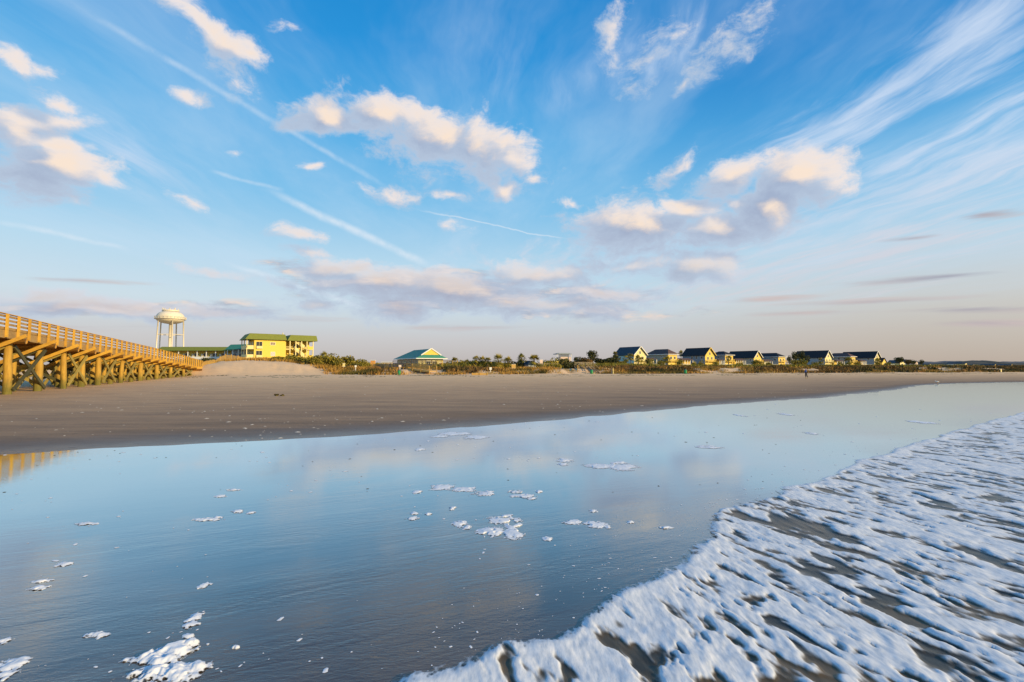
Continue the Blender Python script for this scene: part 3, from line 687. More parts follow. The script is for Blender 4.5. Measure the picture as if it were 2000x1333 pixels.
house(1707, 292, 7.4, 18, 1.6, 7.9, 11.4, M['pblue'], M['cream'], M['rnavy'], 'last large house of the row, cream gable with a small gabled wing on its right', decks=[], wins_side=[(3,6,1,1.3),(10,6,1,1.3)], wins_front=[(3.6,7.6,1,1.2),(2.2,5,1,1.3)])
# small gabled wing house
def cottage(px, Y, w_, l_, base, eave, apex, wall, roofm, label, ang=31):
    b = place('cottage', px, Y, label, 'house', ang, 'small distant houses', z=0); mb = MB()
    mb.poly([(0,0,base),(w_,0,base),(w_,0,eave),(w_/2,0,apex-.15),(0,0,eave)]); mb.poly([(w_,l_,base),(0,l_,base),(0,l_,eave),(w_/2,l_,apex-.15),(w_,l_,eave)])
    mb.poly([(0,l_,base),(0,0,base),(0,0,eave),(0,l_,eave)]); mb.poly([(w_,0,base),(w_,l_,base),(w_,l_,eave),(w_,0,eave)]); mb.build('wall', wall, b)
    s = (apex-eave)/(w_/2); mb = MB()
    for x0 in (-.4, w_+.4):
        mb.beam((x0 if x0 < 0 else w_/2, l_/2, 0), (x0 if x0 < 0 else w_/2, l_/2, .001), .001, .001) if False else None
        q_ = [(x0,-.4,eave-.4*s),(w_/2,-.4,apex),(w_/2,l_+.4,apex),(x0,l_+.4,eave-.4*s)]; lo = [(x,y,z-.2) for x, y, z in q_]
        mb.poly(q_); mb.poly(lo[::-1])
        for i_ in range(4): mb.poly([q_[i_], lo[i_], lo[(i_+1)%4], q_[(i_+1)%4]])
    mb.build('roof', roofm, b); window(b, 'y', w_/2, base+(eave-base)*.35, w_*.3, 1.2)
    return b
cottage(1722, 292, 5.5, 8, 1.6, 5.0, 7.4, M['yel2'], M['rnavy'], 'low yellow cottage with a dark gable touching the last large house')
cottage(1756, 380, 9, 8, 2, 5, 7.2, M['cream'], M['rslate'], 'small cream cottage under the dark round tree past the house row')
cottage(1766, 400, 7, 8, 2, 5.2, 8, M['white'], M['rbrown'], 'white cottage with a steep gable, first after the dark round tree')
cottage(1774, 410, 7, 8, 2, 5.2, 8, M['white'], M['rbrown'], 'white cottage with a steep gable, second after the dark round tree')
cottage(1786, 360, 5, 6, 2, 5.2, 6.4, M['pink'], M['rslate'], 'peach coloured cottage in the middle of the distant scrub')
cottage(1812, 370, 6, 6, 1.6, 3.4, 4.4, M['cream'], M['rslate'], 'low wide cream cottage just right of the peach cottage')
cottage(1874, 420, 9, 9, 2, 4.6, 6, M['white'], M['rslate'], 'white cottage below the middle of the wooded ridge')
cottage(1884, 400, 4, 6, 1.5, 4.6, 5.4, M['cream'], M['rslate'], 'narrow cream cottage beside the white one below the wooded ridge')
cottage(1897, 470, 9, 9, 1.5, 3.2, 4.4, M['pink'], M['rslate'], 'flat pale pink cottage on the distant shore right of the narrow cream one')
cottage(1940, 430, 7, 9, 1.6, 3.2, 4.6, M['yel2'], M['rslate'], 'tiny yellow cottage near the right end of the scrub')
cottage(1972, 430, 9, 9, 1.5, 3.2, 4.4, M['yel2'], M['rslate'], 'wide tiny yellow cottage, rightmost on the distant shore')

# --- hotel (main block)
b = place('hotel_block', 496, 170, 'bright yellow hotel block with green mansard roof and an open white stair tower', 'hotel', 38, z=0)
mb = MB(); mb.box(0, 10.4, 0, 11, 1, 11.6); mb.build('wall', M['yellow'], b)
def mansard(b, x0, x1, y0, y1, z0, z1, mat, ins=1.2):
    A = [(x0,y0,z0),(x1,y0,z0),(x1,y1,z0),(x0,y1,z0)]; Bq = [(x0+ins,y0+ins*.4,z1),(x1-ins*.3,y0+ins*.4,z1),(x1-ins*.3,y1-ins,z1),(x0+ins,y1-ins,z1)]
    mb = MB(); mb.poly(A[::-1]); mb.poly(Bq)
    for i_ in range(4): mb.poly([A[i_], A[(i_+1)%4], Bq[(i_+1)%4], Bq[i_]])
    mb.build('roof', mat, b)
mansard(b, -3.0, 10.5, -.9, 11.6, 11.7, 13.8, M['rgreen'], 1.6)
mansard(b, 10.6, 21.2, -1.3, 9, 11.6, 13.7, M['rgreen'], 1.2)
mb = MB(); mb.box(10.5, 20.0, 5.5, 9, 1, 11.5); mb.build('rear_wall', M['yellow'], b)
for zf in (2.2, 5.4, 8.6):   # left end balconies, posts and railings
    mb = MB(); mb.box(-2.4, -.02, .2, 10.6, zf-.35, zf); mb.build('balcony', M['cream'], b)
    mb = MB(); mb.box(-2.4, -.1, .22, .30, zf, zf+1.0); mb.box(-2.4, -2.3, .3, 10.6, zf, zf+1.0); mb.build('balcony_wall', M['cream'], b)
    mb = MB(); mb.box(10.5, 19.8, 2.2, 5.4, zf-.3, zf); mb.build('landing', M['cream'], b)
    railing(b, 10.5, 13.2, 2.2, zf, M['cream'], 1.0, 'landing_railing')
    railing(b, 17.0, 19.8, 2.2, zf, M['cream'], 1.0, 'landing_railing')
    mb = MB(); mb.box(17.6, 19.6, -1.0, 2.1, zf-.25, zf); mb.build('landing', M['cream'], b)
    mb = MB(); mb.box(17.6, 19.6, -1.06, -.98, zf, zf+1.0); mb.build('landing_panel', M['yellow'], b)
for y in (.35, 5.4, 10.4): mb = MB(); mb.box(-2.38, -2.1, y-.13, y+.13, 1, 11.7); mb.build('column', M['cream'], b)
for x in (11.6, 13.6, 15.6, 17.5, 19.7): mb = MB(); mb.box(x-.16, x+.16, -.9, -.58, 1, 11.6); mb.build('column', M['cream'], b)
for zf in (2.2, 5.4, 8.6):   # windows of the seaward wall
    window(b, 'y', 1.6, zf-.1+.9, 1.9, 1.5, 0, out=.1, frame='cream'); mb = MB(); mb.box(.7, 2.6, -.5, -.02, zf-.15, zf+.75); mb.build('planter_balcony', M['cream'], b)
    window(b, 'x', 3, zf, 1.6, 2.1, 0); window(b, 'x', 7.6, zf, 1.6, 2.1, 0)
    window(b, 'y', 15.2, zf, 1.4, 2.1, 5.5)
window(b, 'y', 6.0, 9.9, 1.5, .9, 0, M['deckw']); window(b, 'y', 6.1, 6.0, 1.3, 1.3, 0, M['bglass'])
for (x0, z0, x1, z1) in ((13.2,8.6,17.2,5.4), (17.2,8.6,13.4,11.4), (13.2,5.4,17.4,2.2)):
    mb = MB(); mb.beam((x0,.8,z0),(x1,.8,z1), 1.3, .3); mb.build('stair_flight', M['cream'], b)
    mb = MB(); mb.beam((x0,.1,z0+.75),(x1,.1,z1+.75), .06, .8); mb.build('stair_railing', M['cream'], b)
mb = MB(); mb.tube([(9.9,3,13.8),(9.9,3,14.6)], .18, 8); mb.build('vent_pipe', M['cream'], b)
# --- hotel long wing
b = place('hotel_wing', 318, 196, 'long low hotel wing with a green roof and white columned galleries behind the pier', 'hotel', 4, z=0)
mb = MB(); mb.box(0, 29, 0, 10, 1, 8.5); mb.build('wall', M['yellow'], b)
mb = MB(); mb.box(-.1, 29.1, -2.4, -.02, 4.7, 5.1); mb.build('gallery_floor', M['pblue'], b)
mb = MB(); mb.box(-.1, 29.1, -2.42, -2.34, 5.1, 6.1); mb.build('gallery_railing', M['white'], b)
mb = MB(); mb.box(-.1, 29.1, -2.3, -2.15, 1.2, 4.7); mb.build('lower_screen', M['pblue'], b)
A = [(-1.4,-3.2,8.5),(30,-3.2,8.5),(30,10.5,8.5),(-1.4,10.5,8.5)]; Bq = [(.3,-1.2,10.1),(28.6,-1.2,10.1),(28.6,9,10.1),(.3,9,10.1)]
mb = MB(); mb.poly(A[::-1]); mb.poly(Bq)
for i_ in range(4): mb.poly([A[i_], A[(i_+1)%4], Bq[(i_+1)%4], Bq[i_]])
mb.build('roof', M['rgreen'], b)
for k in range(9):
    mb = MB(); mb.box(.1+k*3.58, .4+k*3.58, -2.34, -2.1, 5.1, 8.5); mb.build('column', M['white'], b)
    if k < 8: window(b, 'y', 2.4+k*3.58, 5.3, 1.5, 2.2, 0); mb = MB(); mb.box(.6+k*3.58, 1.3+k*3.58, -.08, -.02, 5.1, 7.3); mb.build('door', M['white'], b)
b = place('hotel_link', 452, 192, 'short grey shaded hotel section linking the long wing to the yellow block', 'hotel', -22, z=0)
mb = MB(); mb.box(0, 9.5, 0, 8, 1, 8.8); mb.build('wall', M['pblue'], b)  # hotel section in shade; the shade is put into blue-grey walls and railing
mb = MB(); mb.box(0, 9.5, -2.0, -.02, 4.8, 5.1); mb.box(0, 9.5, -2.0, -1.9, 5.1, 6.1); mb.build('gallery_railing', M['grey'], b)
mb = MB(); A = [(-.5,-2.6,8.8),(10,-2.6,8.8),(10,9,8.8),(-.5,9,8.8)]; Bq = [(.8,-1,10.8),(10,-1,10.8),(10,7.5,10.8),(.8,7.5,10.8)]; mb.poly(A[::-1]); mb.poly(Bq)
for i_ in range(4): mb.poly([A[i_], A[(i_+1)%4], Bq[(i_+1)%4], Bq[i_]])
mb.build('roof', M['rteal'], b)  # hotel roof in shade, darkened by using the teal colour
for k in range(3): window(b, 'y', 1.8+k*3, 5.3, 1.5, 2.0, 0)
for k in range(4): mb = MB(); mb.box(.1+k*3, .35+k*3, -2.0, -1.75, 5.1, 8.8); mb.build('column', M['white'], b)
# --- water tower
b = place('water_tower', 330.5, 340, 'white steel water tower with a round tank, catwalk and rooftop antennas behind the pier', 'water tower', 0, z=0)
zt = lambda py: CAMZ + (716-py)/F*340
prof = [(.3, zt(633.2))]
for k in range(1, 9): t = k/8*math.pi/2; prof.append((8.6*math.sin(t), zt(623)-(zt(623)-zt(633.2))*math.cos(t)))
for k in range(1, 10): t = k/9*math.pi/2; prof.append((8.6*max(0,math.cos(t))**.6+.05, zt(623)+(zt(608)-zt(623))*math.sin(t)))
mb = MB(); mb.lathe(prof, 40); mb.build('tank', M['steel'], b, True)
mb = MB(); mb.lathe([(8.7,zt(624)),(9.4,zt(624)),(9.4,zt(624)+.3),(8.7,zt(624)+.3)], 40); mb.build('catwalk', M['steel'], b)
mb = MB()
for k in range(28):
    t = 2*math.pi*k/28; t2 = 2*math.pi*(k+1)/28; P0 = (9.3*math.cos(t), 9.3*math.sin(t)); P1 = (9.3*math.cos(t2), 9.3*math.sin(t2)); z0 = zt(624)+.3
    mb.beam((*P0, z0), (*P0, z0+1.5), .14, .14); mb.beam((*P0, z0+1.45), (*P1, z0+1.45), .12, .12); mb.beam((*P0, z0+.8), (*P1, z0+.8), .08, .08)
mb.build('catwalk_railing', M['steel'], b)
for a in (170, 98, 26, -46, -118):
    t = R(a); mb = MB(); mb.tube([(8.7*math.cos(t), 8.7*math.sin(t), 1.2), (7.7*math.cos(t), 7.7*math.sin(t), zt(625))], .42, 12); mb.build('leg', M['steel'], b, True)
mb = MB(); z0 = zt(654)
an = [R(a) for a in (170, 98, 26, -46, -118)]
for k in range(5):
    t, t2 = an[k], an[(k+1)%5]; mb.tube([(8.1*math.cos(t), 8.1*math.sin(t), z0), (8.1*math.cos(t2), 8.1*math.sin(t2), z0)], .22, 6)
mb.build('ring_strut', M['steel'], b)
mb = MB(); mb.tube([(0,0,1),(0,0,zt(632.5))], .8, 12); mb.build('riser_pipe', M['steel'], b, True)
mb = MB(); mb.lathe([(5.0,zt(608.6)),(5.2,zt(608.6)),(5.2,zt(608.6)+.9),(5.0,zt(608.6)+.9)], 24); mb.build('roof_rail', M['steel'], b)
for k in range(9):
    t = 2*math.pi*k/9+.3; x, y = 4.6*math.cos(t), 4.6*math.sin(t); mb = MB(); mb.tube([(x,y,zt(609.5)),(x,y,zt(603.5)+(k%3)*.4)], .14, 6); mb.box(x-.3,x+.3,y-.2,y+.2,zt(606.5),zt(604.2)+(k%3)*.3); mb.build('antenna', M['steel'], b)
# --- beach pavilion with the teal roof
b = place('pavilion', 817, 130, 'teal roofed beach pavilion, grey green side and sunlit yellow end with a gablet', 'pavilion', 31, z=0)
mb = MB(); mb.box(0, 7.2, 0, 18, 1.0, 4.4); mb.build('wall', M['cream'], b)
E = 4.4; o_ = .9; Wd, Ld = 7.2, 18
A = [(-o_,-o_,E),(Wd+o_,-o_,E),(Wd+o_,Ld+o_,E),(-o_,Ld+o_,E)]
mb = MB(); zg = 5.35; g0 = [(1.0,-.2,zg),(Wd-1.0,-.2,zg)]; ap0 = (Wd/2,-.2,7.0); ap1 = (Wd/2,Ld-4.5,7.0)
mb.poly([A[0],A[1],g0[1],g0[0]]); mb.poly([A[0],g0[0],ap0,ap1,A[3]]); mb.poly([A[1],A[2],ap1,ap0,g0[1]]); mb.poly([A[2],A[3],ap1]); mb.poly(A[::-1]); mb.build('roof', M['rteal'], b)
mb = MB(); mb.poly([(1.0,-.22,zg),(Wd-1.0,-.22,zg),(Wd/2,-.22,6.98)]); mb.build('gablet', M['yellow'], b)
for sg in (0, 1): mb = MB(); mb.beam((.7 if sg == 0 else Wd-.7,-.34,zg-.1),(Wd/2,-.34,7.08), .28, .12, (0,1,0)); mb.build('rake_board', M['white'], b)
mb = MB(); mb.box(-o_-.05, Wd+o_, -o_-.07, -o_, E-.2, E+.04); mb.box(-o_-.07, -o_, -o_, Ld+o_, E-.2, E+.04); mb.build('gutter', M['white'], b)
for y, w_ in ((3.2,1.0),(6.0,1.2),(9,1.0),(14.5,1.3)): window(b, 'x', y, 1.9, w_, 1.8)
for x in (2.9, 4.7): window(b, 'y', x, 2.3, 1.1, 1.3)
window(b, 'y', 6.4, 2.5, .7, .7, 0, M['red'])
# --- lookout building, low yellow block
b = place('rooftop_lounge', 1095, 205, 'sunlit pavilion with a thin flat roof glinting above the trees', 'building', 10, z=0)
mb = MB(); mb.box(0, 4.4, 0, 4, 1.5, 6.2); mb.build('wall', M['pink'], b)
mb = MB(); mb.box(.2, 3.8, .2, 3.8, 6.2, 7.3); mb.build('lantern', M['bglass'], b)
mb = MB(); mb.box(-2.0, 4.6, -1.0, 5, 7.3, 7.6); mb.box(-1, 4.0, -.5, 4.5, 7.6, 7.85); mb.build('flat_roof', M['pblue'], b)
for x in (-1.8, 4.4): mb = MB(); mb.box(x-.1, x+.1, -.9, -.7, 1.5, 7.3); mb.build('column', M['white'], b)
b = place('low_building', 1073, 150, 'long low sunlit yellow building behind the boardwalk beside the round green bush', 'building', 6, z=0)
mb = MB(); mb.box(0, 5.1, 0, 4, 1.2, 3.2); mb.build('wall', M['cream'], b); mb = MB(); mb.box(-.2, 5.3, -.3, 4.2, 3.2, 3.75); mb.build('flat_roof', M['yellow'], b)
for k in range(4): window(b, 'y', .7+k*1.2, 1.9, .6, .9)
b = place('low_building', 746, 150, 'white sunlit low building with dark posts left of the teal roofed pavilion', 'building', 6, z=0)
mb = MB(); mb.box(0, 3.1, 0, 3, 1.2, 3.4); mb.build('wall', M['pink'], b); mb = MB(); mb.box(-.15, 3.3, -.2, 3.2, 3.4, 3.6); mb.build('flat_roof', M['white'], b)
for k in range(2): window(b, 'y', .8+k*1.5, 2.0, .6, .9)
b = place('beach_kiosk', 735-7, 118, 'tall orange panelled kiosk among the shrubs left of the boardwalk', 'kiosk', 6, z=0)
mb = MB(); mb.box(-.5, .5, 0, 1, .9, 3.6); mb.build('body', M['orange'], b); mb = MB(); mb.box(-.6, .6, -.1, 1.1, 3.6, 3.75); mb.build('roof', M['white'], b)
b = place('shade_hut', 1032, 118, 'small dark roofed hut beneath the palms with pale front', 'hut', 31, z=0)
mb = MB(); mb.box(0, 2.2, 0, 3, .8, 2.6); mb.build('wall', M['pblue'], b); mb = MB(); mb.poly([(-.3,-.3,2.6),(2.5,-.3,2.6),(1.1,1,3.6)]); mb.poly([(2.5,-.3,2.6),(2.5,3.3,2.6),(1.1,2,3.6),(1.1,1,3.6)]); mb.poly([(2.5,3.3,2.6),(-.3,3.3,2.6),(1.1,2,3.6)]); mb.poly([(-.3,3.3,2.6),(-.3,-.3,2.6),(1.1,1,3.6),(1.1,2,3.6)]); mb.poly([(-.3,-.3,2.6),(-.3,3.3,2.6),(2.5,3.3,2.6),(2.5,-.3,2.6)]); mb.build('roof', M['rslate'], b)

# --- boardwalks and ramps
def boardwalk(p0, p1, Y0, Y1, wd, mat, label, rail=True, span=2.2, name='boardwalk'):
    a = at(*p0, Y0); c = at(*p1, Y1); b = empty(name, (a.x, a.y, 0)); tag(b, label, 'boardwalk')
    c2 = Vector((c.x-a.x, c.y-a.y, c.z)); a2 = Vector((0, 0, a.z)); d = (Vector((c2.x, c2.y, 0))).normalized(); nrm = Vector((-d.y, d.x, 0))
    mb = MB(); mb.beam(a2, c2, wd, .14); mb.beam(a2+nrm*wd*-.5-Vector((0,0,.12)), c2-nrm*wd*.5-Vector((0,0,.12)), .07, .3); mb.build('deck', mat, b)
    n = max(2, int((c2-a2).length/span)); 
    for sd in (-1, 1):
        off_ = nrm*(wd/2+.03)*sd
        if rail:
            mb = MB()
            for h in (1.05, .75, .45): mb.beam(a2+off_+Vector((0,0,h)), c2+off_+Vector((0,0,h)), .06, .13)
            mb.build('railing', mat, b)
        for k in range(n+1):
            q_ = a2.lerp(c2, k/n)+off_*1.1; zg_ = gz(a.x+q_.x, a.y+q_.y)-.2; mb = MB(); mb.beam((q_.x,q_.y,min(zg_, q_.z-.2)), (q_.x,q_.y,q_.z+(1.1 if rail else 0)), .13, .13); mb.build('post', mat, b)
    return b
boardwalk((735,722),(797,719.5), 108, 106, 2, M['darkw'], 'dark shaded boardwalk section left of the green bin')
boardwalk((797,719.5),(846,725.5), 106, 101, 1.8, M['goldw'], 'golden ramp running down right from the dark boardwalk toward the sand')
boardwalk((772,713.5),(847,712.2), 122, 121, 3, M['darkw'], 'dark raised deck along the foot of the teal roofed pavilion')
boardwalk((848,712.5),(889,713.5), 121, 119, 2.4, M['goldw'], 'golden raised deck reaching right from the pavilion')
boardwalk((1042,718.5),(1104,718), 124, 128, 2.2, M['deckw'], 'weathered boardwalk under the palms in front of the low yellow building')
boardwalk((1122,716.5),(1153,716.5), 119.5, 121, 3, M['deckw'], 'raised deck at the head of the beach stairs')
for q_, (xa, xb) in enumerate(((1126,1138),(1138,1150),(1153,1166))):
    a = at(xa, 717, 118); c = at(xb, 729, 110)
    b = empty('beach_stairs', (a.x, a.y, 0)); tag(b, ('left', 'middle', 'right')[q_]+' flight of the wooden beach stairs below the raised deck', 'stairs', 'beach stair flights')
    d = c-a
    for s in (-.6, .6):
        mb = MB(); mb.beam((s,0,a.z),(d.x+s,d.y,c.z), .1, .35); mb.build('stringer', M['deckw'], b)
        mb = MB(); mb.beam((s,0,a.z+1),(d.x+s,d.y,c.z+1), .08, .12); mb.build('handrail', M['goldw'], b)
    mb = MB()
    for k in range(9):
        t = (k+.5)/9; mb.box(d.x*t-.6, d.x*t+.6, d.y*t-.15, d.y*t+.15, a.z+(c.z-a.z)*t+.1, a.z+(c.z-a.z)*t+.15)
    mb.build('tread', M['deckw'], b)
# --- far wooded ridge and hills
def ridge(name, pts, Y, mat, dep=60, label=None):
    v = []; f = []; n = len(pts); rr = random.Random(4); xs_ = np.linspace(pts[0][0], pts[-1][0], 240)
    hs = np.interp(xs_, [p_[0] for p_ in pts], [p_[1] for p_ in pts])
    hs = hs + (fbm(xs_*.25, xs_*0, 5, 4)-.5)*2.2
    for i_, (x, y) in enumerate(zip(xs_, hs)):
        tp = at(x, y, Y); k = max(tp.z, 1.2)
        for q_, (dy, dz) in enumerate(((-dep, 0), (-dep*.6, .62), (-dep*.2, .93), (0, 1), (dep*.5, .8), (dep, 0))):
            v.append((tp.x, Y+dy, 1.0+(k-1.0)*dz*(1+.12*(fbm(np.array([x*.6]), np.array([q_*2.1]), 8, 2)[0]-.5))))
        if i_:
            b_ = 6*(i_-1)
            for q_ in range(5): f.append((b_+q_, b_+6+q_, b_+7+q_, b_+q_+1))
    return obj(name, v, f, mat, smooth=True)
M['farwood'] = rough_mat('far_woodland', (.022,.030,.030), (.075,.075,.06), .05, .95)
M['farwood2'] = rough_mat('hazed_woodland', (.10,.105,.115), (.15,.15,.155), .02, .95)  # distance haze put into the paler grey-blue colour
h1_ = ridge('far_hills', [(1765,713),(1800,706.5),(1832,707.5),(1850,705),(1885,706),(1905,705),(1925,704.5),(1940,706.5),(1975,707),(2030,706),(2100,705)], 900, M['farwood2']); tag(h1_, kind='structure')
h2_ = ridge('far_woods', [(1700,715),(1800,713),(1850,709),(1880,706),(1890,706.5),(1900,704.8),(1925,705),(1940,709.5),(1980,710),(2030,709.5),(2100,709)], 560, M['farwood'], 50); tag(h2_, kind='stuff')
h3_ = ridge('far_treeline', [(-200,714),(300,713.5),(600,713),(900,712.5),(1100,712.5),(1300,713),(1780,713.5)], 420, M['farwood'], 30); tag(h3_, kind='stuff')
# ------------------------------------------------------------------ vegetation
def leafmat(name, c1, c2, c3=None):
    m, T, p = newmat(name)
    g = T.n('ShaderNodeNewGeometry'); o = T.n('ShaderNodeTexCoord').outputs['Object']
    r = T.n('ShaderNodeAttribute', attribute_name='tint').outputs['Fac']
    c = T.mix(r, c1, c2)
    if c3: c = T.mix(T.rng(T.noise(g.outputs['Position'], .16, 4, .6), .45, .62), c, c3)
    T.nt.links.new(c, p.inputs['Base Color']); p.inputs['Roughness'].default_value = .75
    p.inputs['Specular IOR Level'].default_value = .2
    return m
M['palm'] = leafmat('palm_leaf', (.13,.13,.025), (.42,.33,.05))
M['bush'] = leafmat('bush_leaf', (.09,.10,.018), (.38,.29,.04))
M['dark'] = leafmat('dark_leaf', (.026,.038,.014), (.12,.11,.03))
M['rust'] = leafmat('rust_grass', (.28,.14,.03), (.62,.36,.08), (.12,.10,.022))
M['scrub'] = leafmat('scrub_leaf', (.12,.07,.025), (.34,.19,.055), (.055,.055,.018))
M['straw'] = leafmat('straw_grass', (.30,.20,.06), (.55,.38,.12))
M['trunk'] = rough_mat('trunk_bark', (.13,.09,.055), (.26,.19,.11), 3, .9)
def leaves(name, tris, mat, parent=None, tint=None):
    V = np.array(tris).reshape(-1, 3); k = len(V)//3
    o = obj(name, V, np.arange(k*3).reshape(-1, 3), mat, parent)
    t = np.repeat(tint if tint is not None else np.random.RandomState(1).rand(k), 3).astype(np.float32)
    a = o.data.attributes.new('tint', 'FLOAT', 'POINT'); a.data.foreach_set('value', t); return o
def crown(rs, n, rx, ry, rz, zc_, sz, lobes=7, bottom=-.8):
    L_ = [(rs.uniform(-.55,.55)*rx, rs.uniform(-.55,.55)*ry, zc_+rs.uniform(-.5,.6)*rz, rs.uniform(.35,.6)) for _ in range(lobes)] + [(0,0,zc_,.6)]
    T_ = []; tn = []
    for i_ in range(n):
        l = L_[rs.randint(len(L_))]; d = rs.normal(size=3); d /= np.linalg.norm(d); r = rs.uniform(.55, 1.05)**.5
        c_ = np.array([l[0]+d[0]*r*l[3]*rx, l[1]+d[1]*r*l[3]*ry, l[2]+d[2]*r*l[3]*rz])
        if c_[2] < zc_+bottom*rz: c_[2] = zc_+bottom*rz+rs.uniform(0, .1)
        a = rs.normal(size=3); a /= np.linalg.norm(a); b_ = np.cross(a, rs.normal(size=3)); b_ /= np.linalg.norm(b_); s = sz*rs.uniform(.6, 1.4)
        T_ += [c_-a*s*.5-b_*s*.4, c_+a*s*.5-b_*s*.4, c_+b_*s*.6]; tn.append(rs.rand())
    return T_, np.array(tn)
def palm_mesh(rs, th_, cr, nf=26):
    T_ = []; tn = []
    for f in range(nf):
        az_ = rs.uniform(0, 2*math.pi); el_ = math.asin(rs.uniform(-.72, 1.0)); Ln = cr*rs.uniform(.75, 1.05)
        d = np.array([math.cos(az_)*math.cos(el_), math.sin(az_)*math.cos(el_), math.sin(el_)]); sdv = np.array([-math.sin(az_), math.cos(az_), 0]); upv = np.cross(sdv, d)*-1
        base = np.array([0,0,th_]); tipc = base+d*Ln*.45; t0 = rs.rand()*.7
        T_ += [base-sdv*.04, base+sdv*.04, tipc]; tn.append(t0)
        for k in range(9):   # fan of folded blades, drooping at the tips
            a = (k-4)/4*1.25; dd = d*math.cos(a)+sdv*math.sin(a); e = tipc+dd*Ln*.62*rs.uniform(.8,1.05); e[2] -= Ln*.15*rs.uniform(.5,1.3); w_ = np.cross(dd, upv)*Ln*.05
            T_ += [tipc-w_*.4+dd*.02, tipc+w_*.4+dd*.02, tipc+(e-tipc)*.55+w_*1.2]; T_ += [tipc-w_*.4, tipc+(e-tipc)*.55+w_*1.2, e]; tn += [min(1, t0+rs.rand()*.4)]*2
    for f in range(10):      # dead skirt
        az_ = rs.uniform(0, 2*math.pi); d = np.array([math.cos(az_)*.5, math.sin(az_)*.5, -1]); b_ = np.array([0,0,th_-.05]); e = b_+d*cr*.45; s = np.array([-d[1], d[0], 0])*.3
        T_ += [b_, e-s, e+s]; tn.append(1.0)
    return T_, np.array(tn)
rs = np.random.RandomState(5)
PT = []
for q_ in range(4):
    T_, tn = palm_mesh(rs, 3.4, 1.75, 44+q_*3); PT.append((T_, tn))
pm_cache = {}
def palm(px, pytop, Y, label, wpx=12, v=0, gy_=None):
    x = (px-1000)/F*Y; zb = gz(x, Y); topz = at(px, pytop, Y).z; H = topz-zb
    s = (wpx/F*Y)/1.75; thh = max(.4, H-1.3*s)
    o = empty('palmetto_palm', (x, Y, zb), rs.uniform(0, 6)); tag(o, label, 'palm tree', 'palmetto palms behind the dune')
    T_, tn = PT[v % 4]
    if v % 4 not in pm_cache: c_ = leaves('crown', T_, M['palm'], o, tn); pm_cache[v % 4] = c_
    else: c_ = pm_cache[v % 4].copy(); col.objects.link(c_); c_.parent = o
    c_.scale = (s*.85, s*.85, s); c_.location = (0, 0, thh-3.4*s)
    mb = MB(); mb.tube([(0,0,-.3),(.06,.03,thh*.5),(0,0,thh)], [.2,.17,.15], 8); mb.build('trunk', M['trunk'], o, True)
    return o
for a in [(889,697,125,'small palm at the right end of the golden pavilion deck',11,0),(912,702,122,'low dull palm between the pavilion deck and the palm grove',11,1),
 (930,694,118,'leftmost tall palm of the grove in the middle of the dune',12,2),(942,696,120,'bushy palm close against the leftmost tall palm of the grove',12,3),(953,697,118,'slender palm in the grove just left of the broad golden palm',11,0),
 (973,692,116,'broad golden palm with the thickest trunk in the middle grove',18,1),(992,696,119,'dark green palm right of the broad golden palm',16,2),(1019,691,122,'dark upright palm standing over a round dark shrub',14,3),
 (1043,691,119,'golden palm on a bare trunk beside the white notice board',17,0),(1222,694,200,'left one of the two palms in front of the pale teal house',10,1),(1232,690,204,'taller right one of the two palms in front of the pale teal house',11,2),
 (1246,694,196,'palm silhouetted against the cream gable of the first house',10,3),(1252,697,198,'short palm at the right of the cream gable of the first house',8,0),(1296,698,205,'leaning palm at the grey wall of the brown hipped house',9,1),(1303,695,205,'palm at the front corner of the brown hipped house',11,2),
 (1330,685,262,'dark palm rising behind the roofs between the second and third house',9,3),(1423,694,215,'thin tall palm in front of the small navy hipped roof',9,0),(1603,699,240,'lone palm against the pale blue side wall',9,1),
 (1657,697,245,'dark palm in front of the house between two cream gables',12,2),(1713,700,250,'round palm in front of the last large house',10,3),(1202,686,215,'palm with a ragged crown at the back corner of the teal house',8,0),
 (632,687,112,'leafy palm top in the green thicket right of the yellow hotel',14,1),(622,694,113,'low palm left in the thicket right of the yellow hotel',14,2),(648,694,112,'palm at the right end of the first thicket by the hotel',13,3),
 (672,695,110,'palm over the yellow sign in the second thicket',14,0),(664,700,111,'short palm left of the yellow sign',12,1),(1355,709,185,'small palm in front of the white railed deck',13,2)]:
    palm(*a)
def shrub(px, pytop, Y, label, wpx, mat, name='shrub', cat='shrub', n=900, trunk=False, zlow=None, seed=0, group=None, fill=.8):
    r_ = np.random.RandomState(seed+int(px)); x = (px-1000)/F*Y; zb = gz(x, Y); topz = at(px, pytop, Y).z; H = max(.6, topz-zb); wd = wpx/F*Y/2*1.3
    o = empty(name, (x, Y, zb)); tag(o, label, cat, group)
    if trunk: T_, tn = crown(r_, n, wd, wd, H*.34, H*.64, max(.22, wd*.16), 9)
    else: T_, tn = crown(r_, n, wd, wd*.8, H*.52, H*.48, max(.2, wd*.13), 8, -.95)
    leaves('crown' if trunk else 'foliage', T_, M[mat], o, tn)
    mb = MB(); mb.tube([(0,0,-.3),(.1,0,H*.3),(0,.1,H*(.75 if trunk else .4))], [.16*H/4+.05,.1*H/4+.04,.03], 7)
    for k in range(4):
        a = k*1.6+px; mb.tube([(0,0,H*.25),(math.cos(a)*wd*.4, math.sin(a)*wd*.4, H*.6)], [.06,.02], 5)
    mb.build('trunk' if trunk else 'stem', M['trunk'], o)
    return o
